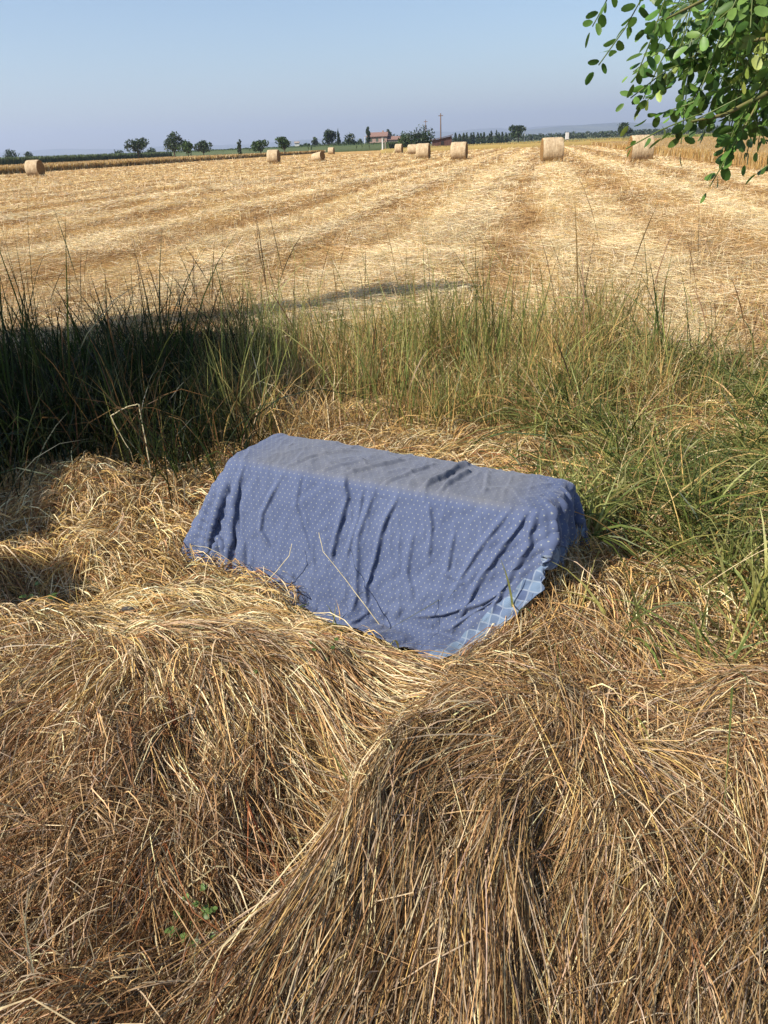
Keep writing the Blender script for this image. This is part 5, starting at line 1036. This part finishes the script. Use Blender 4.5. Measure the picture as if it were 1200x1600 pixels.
class Foliage:
    def __init__(s): s.l = []; s.t = []; s.st = []
    def leaf(s, path, pairs, ln=.0275, wd=.0142, skip=.0, droop=.25):
        path = np.asarray(path, float); n = len(path); tt = np.linspace(0, n - 1, 40); i = np.minimum(tt.astype(int), n - 2); w = (tt - i)[:, None]
        P = path[i] * (1 - w) + path[i + 1] * w; s.st.append(tube(P[::4], np.full(len(P[::4]), .0011), 5))
        c0 = RC[rng.choice(4, p=[.4, .28, .25, .07])]
        for k_ in range(pairs + 1):
            f = .12 + .88 * k_ / pairs; j = min(int(f * 39), 38); T = P[j + 1] - P[j]; T /= np.linalg.norm(T) + 1e-9
            sd_ = np.cross(T, np.array([0, 0, 1.0]) + rng.normal(0, .35, 3)); sd_ /= np.linalg.norm(sd_) + 1e-9
            for sg in ((-1, 1) if k_ < pairs else (0,)):
                if rng.random() < skip: continue
                dr = sg * sd_ * 1.0 + T * (.45 if sg else 1.2) + np.array([0, 0, -droop]) + rng.normal(0, .14, 3)
                nr = np.cross(T, sd_) * rng.choice([-1, 1]) + rng.normal(0, .45, 3)
                k2 = ln * rng.uniform(.7, 1.12) * (.75 + .35 * math.sin(math.pi * min(f, .9)))
                V, Q_ = leaflet_mesh(P[j] + dr * .004, dr, nr, k2, k2 * wd / ln * rng.uniform(.85, 1.15), rng.uniform(.05, .4)); s.l.append((V, Q_))
                s.t.append(np.repeat(np.clip(c0 * rng.uniform(.75, 1.25) * (1 + rng.normal(0, .05, 3)), .01, .5)[None], len(V), 0))
fo = Foliage()
def pt(px, py, d): return at_d(px, py, d)
# hanging leaves that make up the outline (root to tip)
SP = [((1015, -25, 1.60), (985, 40, 1.62), (928, 112, 1.64), 7, 0), ((968, -40, 1.75), (945, 8, 1.75), (922, 48, 1.75), 5, 0), ((1045, -20, 1.58), (1020, 60, 1.56), (990, 130, 1.58), 8, 0),
      ((1075, 20, 1.62), (1030, 95, 1.62), (1000, 165, 1.65), 7, .1), ((1120, 70, 1.66), (1060, 120, 1.66), (1010, 155, 1.7), 8, 0), ((1150, 130, 1.6), (1080, 165, 1.6), (1010, 185, 1.62), 8, 0),
      ((1160, 150, 1.55), (1090, 185, 1.56), (1035, 215, 1.58), 8, 0), ((1100, 175, 1.55), (1030, 200, 1.52), (968, 238, 1.5), 5, .2), ((1180, 150, 1.6), (1145, 200, 1.6), (1128, 245, 1.6), 7, 0),
      ((1165, 190, 1.58), (1140, 240, 1.58), (1104, 300, 1.6), 7, .25), ((1190, 60, 1.7), (1120, 90, 1.7), (1060, 100, 1.72), 8, 0), ((1230, 235, 1.6), (1205, 255, 1.6), (1186, 268, 1.6), 3, .1),
      ((1085, -10, 1.7), (1075, 50, 1.7), (1050, 110, 1.72), 8, 0), ((1130, -20, 1.65), (1110, 50, 1.65), (1085, 110, 1.66), 8, 0), ((1175, -10, 1.6), (1150, 50, 1.6), (1120, 110, 1.6), 8, 0),
      ((1210, 20, 1.6), (1175, 70, 1.6), (1150, 140, 1.62), 8, 0), ((1220, 90, 1.62), (1185, 130, 1.62), (1160, 190, 1.62), 8, 0), ((1100, -30, 1.8), (1060, 20, 1.8), (1010, 45, 1.8), 7, 0),
      ((1140, 100, 1.75), (1110, 150, 1.75), (1100, 200, 1.75), 7, 0), ((1215, 150, 1.7), (1190, 180, 1.7), (1150, 205, 1.7), 7, 0)]
for a, b_, c, pr, sk in SP:
    fo.leaf([pt(*a), (pt(*a) + 2 * pt(*b_) + pt(*c)) / 4, pt(*c)], pr, skip=sk)
for k_ in range(135):
    d = rng.uniform(1.6, 2.4); x0 = rng.uniform(1075, 1330) if k_ < 95 else rng.uniform(1130, 1240); y0 = rng.uniform(-120, 128 - max(0, 1150 - x0) * .6)
    a = pt(x0, y0, d); an = rng.uniform(-2.9, -.2); ln_ = rng.uniform(.10, .18)
    dr = np.array([math.cos(an) * .8, rng.uniform(-.5, .5), math.sin(an) * .6]); dr /= np.linalg.norm(dr)
    fo.leaf([a, a + dr * ln_ * .5, a + dr * ln_ + np.array([0, 0, -.03])], int(rng.integers(5, 9)))
tw = [tube([pt(*p_) for p_ in pts], np.linspace(r0, r1, len(pts)), 7) for pts, r0, r1 in (
    (((1420, 20, 1.9), (1290, 90, 1.75), (1190, 150, 1.62), (1130, 180, 1.56), (1080, 190, 1.54)), .007, .0018),
    (((1340, -120, 1.9), (1200, -60, 1.75), (1100, 0, 1.66), (1040, 30, 1.6)), .006, .0016),
    (((1290, 90, 1.75), (1200, 60, 1.68), (1120, 70, 1.66), (1070, 95, 1.66)), .004, .0014), (((1190, 150, 1.62), (1168, 190, 1.58), (1150, 225, 1.58)), .002, .0010))]
rob = empty('robinia_tree', (3.0, .6, 0)); tag(rob, 'robinia branch with oval green leaflets hanging into the sky at top right', 'tree')
TW0 = np.array([3.0, .6, 0])
sv, sq = cat_vq(fo.st); lv, lq = cat_vq(fo.l + [(sv, sq)])
mesh_obj('leaves', lv - TW0, lq, M_leaf, rob, np.concatenate(fo.t + [np.repeat(lin(110, 124, 66)[None], len(sv), 0)])); M_twig = simple_mat('green_twig', lin(92, 98, 52), lin(120, 110, 70), 30, .7, .2)
for v_, q_ in tw: mesh_obj('twig', v_ - TW0, q_, M_twig, rob)
e1 = pt(1420, 20, 1.9) - TW0; e2 = pt(1340, -120, 1.9) - TW0
v_, q_ = cat_vq([tube([(0, 0, -.2), (.05, 0, 1.2), (-.05, .05, 2.6), (.1, .1, 4.6)], [.17, .14, .11, .06], 12), tube([(0, .02, 1.75), (-.5, .25, 2.0), (e1 + e2) / 2 + [.25, 0, .2], e1], [.05, .035, .018, .007], 8), tube([(-.5, .25, 2.0), e2 + [.3, 0, .15], e2], [.02, .012, .006], 8)])
mesh_obj('trunk', v_, q_, M_bark, rob)
v_, q_, t_ = leaf_cloud([(.2, .1, 4.2, 1.4, 1.3, .9), (1.0, .4, 3.6, 1.1, 1.0, .8), (.5, -.8, 3.8, 1.1, 1, .8)], 9000, .035, RC[:3], [2, 2, 1]); mesh_obj('crown', v_, q_, M_leaf, rob, t_, smooth=False)

# shade tree: its crown stands up-sun of the dark patch on the left
def upsun(px, py, h, z=0.35):
    p = at(px, py, z); k_ = (h - z) / TO_SUN.z; return p[0] + TO_SUN.x * k_, p[1] + TO_SUN.y * k_, h
lob = []
def upsun_xy(x, y, h): return x + TO_SUN.x * h / TO_SUN.z, y + TO_SUN.y * h / TO_SUN.z, h
for x_, y_, r in ((-3.2, 4.6, .95), (-2.3, 4.4, .78), (-1.6, 4.3, .62), (-1.05, 4.25, .48), (-2.6, 5.3, .9), (-1.7, 5.2, .85), (-1.0, 4.9, .6), (-3.7, 5.6, 1.1), (-2.8, 4.0, .45), (-2.0, 3.95, .36), (-1.35, 3.85, .30),
                 (-.75, 4.6, .42), (-2.4, 3.2, .42), (-1.78, 3.2, .34), (-1.6, 2.95, .26), (-1.9, 2.75, .34), (-1.5, 3.35, .26), (-1.6, 3.5, .3), (-1.2, 3.7, .24), (-2.0, 3.5, .34), (-2.3, 3.7, .4), (-3.0, 5.0, .9), (-2.0, 4.8, .8), (-4.3, 4.4, 1.1), (-3.3, 3.5, .5), (-1.6, 6.0, .8), (-2.8, 6.3, .9), (-.9, 5.6, .5)):
    lob.append((*upsun_xy(x_, y_, 4.0 + .35 * y_ * rng.uniform(.8, 1.1)), r, r, r * .62))
for x_, y_, r in ((-4.6, 6.7, .8), (-3.4, 6.9, .45), (-2.2, 7.4, .3), (-1.75, 7.5, .22), (-1.3, 7.6, .26), (-.9, 7.75, .22), (-.5, 7.9, .28), (-.1, 8.05, .2), (.25, 8.2, .28), (.65, 8.35, .2), (1.0, 8.45, .24)):
    lob.append((*upsun_xy(x_, y_, 6.6), r * 1.15, r, r * .4))
lob.append((*upsun_xy(-1.25, 2.45, 3.4), .13, .13, .10))
TX, TY = -8.2, 1.4
sh = empty('shade_tree', (TX, TY, 0)); tag(sh, 'leafy tree standing beyond the left edge, known by its dark shade on the tall grass', 'tree')
lob_l = [(a - TX, b_ - TY, c, d, e_, f) for a, b_, c, d, e_, f in lob]
v_, q_, t_ = leaf_cloud(lob_l, 110000, .08, RC[:3], [2, 2, 1], .2); mesh_obj('crown', v_, q_, M_leaf, sh, t_, smooth=False)
tr = [tube([(0, 0, -.3), (.1, .1, 2), (.3, .5, 4), (.6, .9, 5.6)], [.24, .19, .13, .06], 12)]
for a, b_, c, *_ in lob_l: tr.append(tube([(.15, .2, 2.4), (a * .5, b_ * .5, c * .8), (a, b_, c)], [.06, .04, .012], 6))
v_, q_ = cat_vq(tr); mesh_obj('trunk', v_, q_, M_bark, sh)

# ------------------------------------------------------------------ small things in the grass
def on_ground(px, py, lift=.05):
    p = at(px, py); 
    for _ in range(4): p = at(px, py, float(height(p[0], p[1])) + lift)
    return p
M_pale = simple_mat('pale_dry_stalk', lin(176, 162, 122), lin(214, 200, 160), 40, .6, .3)
M_rust = simple_mat('rusty_dead_plant', lin(92, 52, 34), lin(150, 88, 54), 40, .8, .2)
M_stone = simple_mat('dark_stone', lin(52, 48, 46), lin(84, 78, 72), 30, .8, .3, bump=.004)
def thin(name, pts, r, m, label, cat):
    P = np.array(pts); t = np.linspace(0, len(P) - 1, len(P) * 4); i = np.minimum(t.astype(int), len(P) - 2); w = (t - i)[:, None]; P = P[i] * (1 - w) + P[i + 1] * w
    P = P + rng.normal(0, r * .25, P.shape)
    v_, q_ = tube(P, np.linspace(r, r * .6, len(P)), 7); o = mesh_obj(name, v_ - P[0], q_, m); o.location = P[0]; tag(o, label, cat); return o
thin('grass_stalk', [at_y(240, 768, 3.25), at_y(232, 715, 3.27), at_y(224, 670, 3.29), at_y(217, 632, 3.31), at_y(203, 634, 3.30), at_y(188, 641, 3.29), at_y(173, 650, 3.28), at_y(186, 675, 3.27), at_y(204, 706, 3.26), at_y(209, 722, 3.3)], .0030, M_pale, 'pale broken grass stalk bent over twice against the dark shaded grass', 'grass stalk')
thin('dead_weed', [on_ground(360, 1180, .10), on_ground(388, 1260, .13), on_ground(425, 1345, .14), on_ground(462, 1420, .12), on_ground(478, 1470, .09), on_ground(492, 1520, .06)], .0030, M_rust, 'long reddish brown dead stem lying down the flattened straw', 'stem')
root = empty('dead_seed_head', on_ground(278, 1170, .05)); tag(root, 'upright rusty dead seed spike standing in the straw heap', 'plant')
v_, q_ = tube([(0, 0, 0), (.003, .01, .10), (.0, .015, .19)], [.003, .0025, .0015], 6); mesh_obj('stem', v_, q_, M_rust, root)
v_, q_, t_ = leaf_cloud([(0, .012, .13, .010, .010, .05), (.004, .006, .075, .012, .012, .03)], 260, .0035, [lin(98, 58, 38), lin(132, 84, 54)], [1, 1]); mesh_obj('seeds', v_, q_, M_leaf, root, t_, smooth=False)
p = on_ground(411, 1390, .125); V, Q_ = leaflet_mesh(np.zeros(3), np.array([.3, .55, .75]), np.array([.2, -.8, .4]), .034, .017, .7); o = mesh_obj('dry_leaf', V, Q_, simple_mat('rusty_leaf', lin(164, 88, 50), lin(196, 118, 74), 60, .6, .3)); o.location = p
tag(o, 'curled rusty orange dry leaf caught in the straw', 'leaf'); o.modifiers.new('thickness', 'SOLIDIFY').thickness = .0006
bm = bmesh.new(); bmesh.ops.create_icosphere(bm, subdivisions=3, radius=.022)
for v in bm.verts: v.co = Vector((v.co.x * 1.3, v.co.y * .9, v.co.z * .7)) * (1 + .18 * float(vnoise(v.co.x * 90 + 3, v.co.y * 90 + v.co.z * 70, 130)))
o = bm_obj('stone', bm, M_stone); o.location = on_ground(200, 955, .10); tag(o, 'small dark stone lying on the golden straw', 'stone')
def weed(px, py, n, ln, label, lift, spread, up_=.5):
    root = empty('weed', on_ground(px, py, lift)); tag(root, label, 'weed')
    l, t, st = [], [], []
    for k_ in range(n):
        an = rng.uniform(0, 6.28); rr = spread * rng.uniform(.15, 1); b_ = np.array([math.cos(an) * rr, math.sin(an) * rr * .8, rr * up_ + rng.uniform(0, .03)])
        st.append(tube([(0, 0, -lift), tuple(b_ * .5 + [0, 0, .01]), tuple(b_)], [.0014, .0012, .0008], 5))
        for q3 in (-.7, 0, .7):
            d = np.array([math.cos(an + q3), math.sin(an + q3), rng.uniform(-.3, .4)]); V, Q3 = leaflet_mesh(b_, d, np.array([rng.normal(0, .3), -.3 + rng.normal(0, .3), 1]), ln * rng.uniform(.7, 1.1) * (1 if q3 == 0 else .75), ln * .55, .2)
            l.append((V, Q3)); t.append(np.repeat((lin(104, 128, 66) * rng.uniform(.7, 1.2))[None], len(V), 0))
    v_, q_ = cat_vq(l); mesh_obj('leaves', v_, q_, M_leaf, root, np.concatenate(t)); v_, q_ = cat_vq(st); mesh_obj('stem', v_, q_, M_twig, root)
weed(300, 1462, 13, .020, 'low grey green weed with lobed leaves at the foot of the straw', .10, .055)
weed(330, 1425, 5, .016, 'sprig of small green leaves just above the low lobed weed', .11, .05)
weed(66, 945, 6, .026, 'small green weed in the dark hollow of the flattened straw', .08, .06)
weed(428, 1060, 9, .016, 'tiny bright green weed growing through the golden straw heap', .10, .06)
weed(505, 1028, 6, .015, 'few small green leaves close below the cloth hem', .08, .05)
weed(320, 690, 14, .036, 'broad leaved green weed between shaded grass and the cloth', .08, .14, 1.0)
thin('twig', [at(592, 975, .05), at(540, 905, .18), at(505, 862, .27), at(498, 832, .32)], .0016, M_pale, 'long thin dry twig leaning on the front of the blue cloth', 'twig')
thin('twig', [at(400, 925, .05), at(432, 893, .14), at(452, 868, .20), at(456, 850, .23)], .0016, M_pale, 'short thin dry twig leaning on the lower front of the blue cloth', 'twig')

# ------------------------------------------------------------------ haze
m = bpy.data.materials.new('haze_air'); m.use_nodes = True; nt = m.node_tree; nt.nodes.clear()
ou = nt.nodes.new('ShaderNodeOutputMaterial'); pv = nt.nodes.new('ShaderNodeVolumePrincipled'); pv.inputs['Color'].default_value = (.68, .78, 1, 1); pv.inputs['Density'].default_value = 1.6e-4; pv.inputs['Anisotropy'].default_value = .2
nt.links.new(pv.outputs[0], ou.inputs['Volume'])
bm = bmesh.new(); box_bm(bm, -16000, 16000, -16000, 16000, -3, 420); tag(bm_obj('haze', bm, m), kind='stuff')
print('blades', NB)
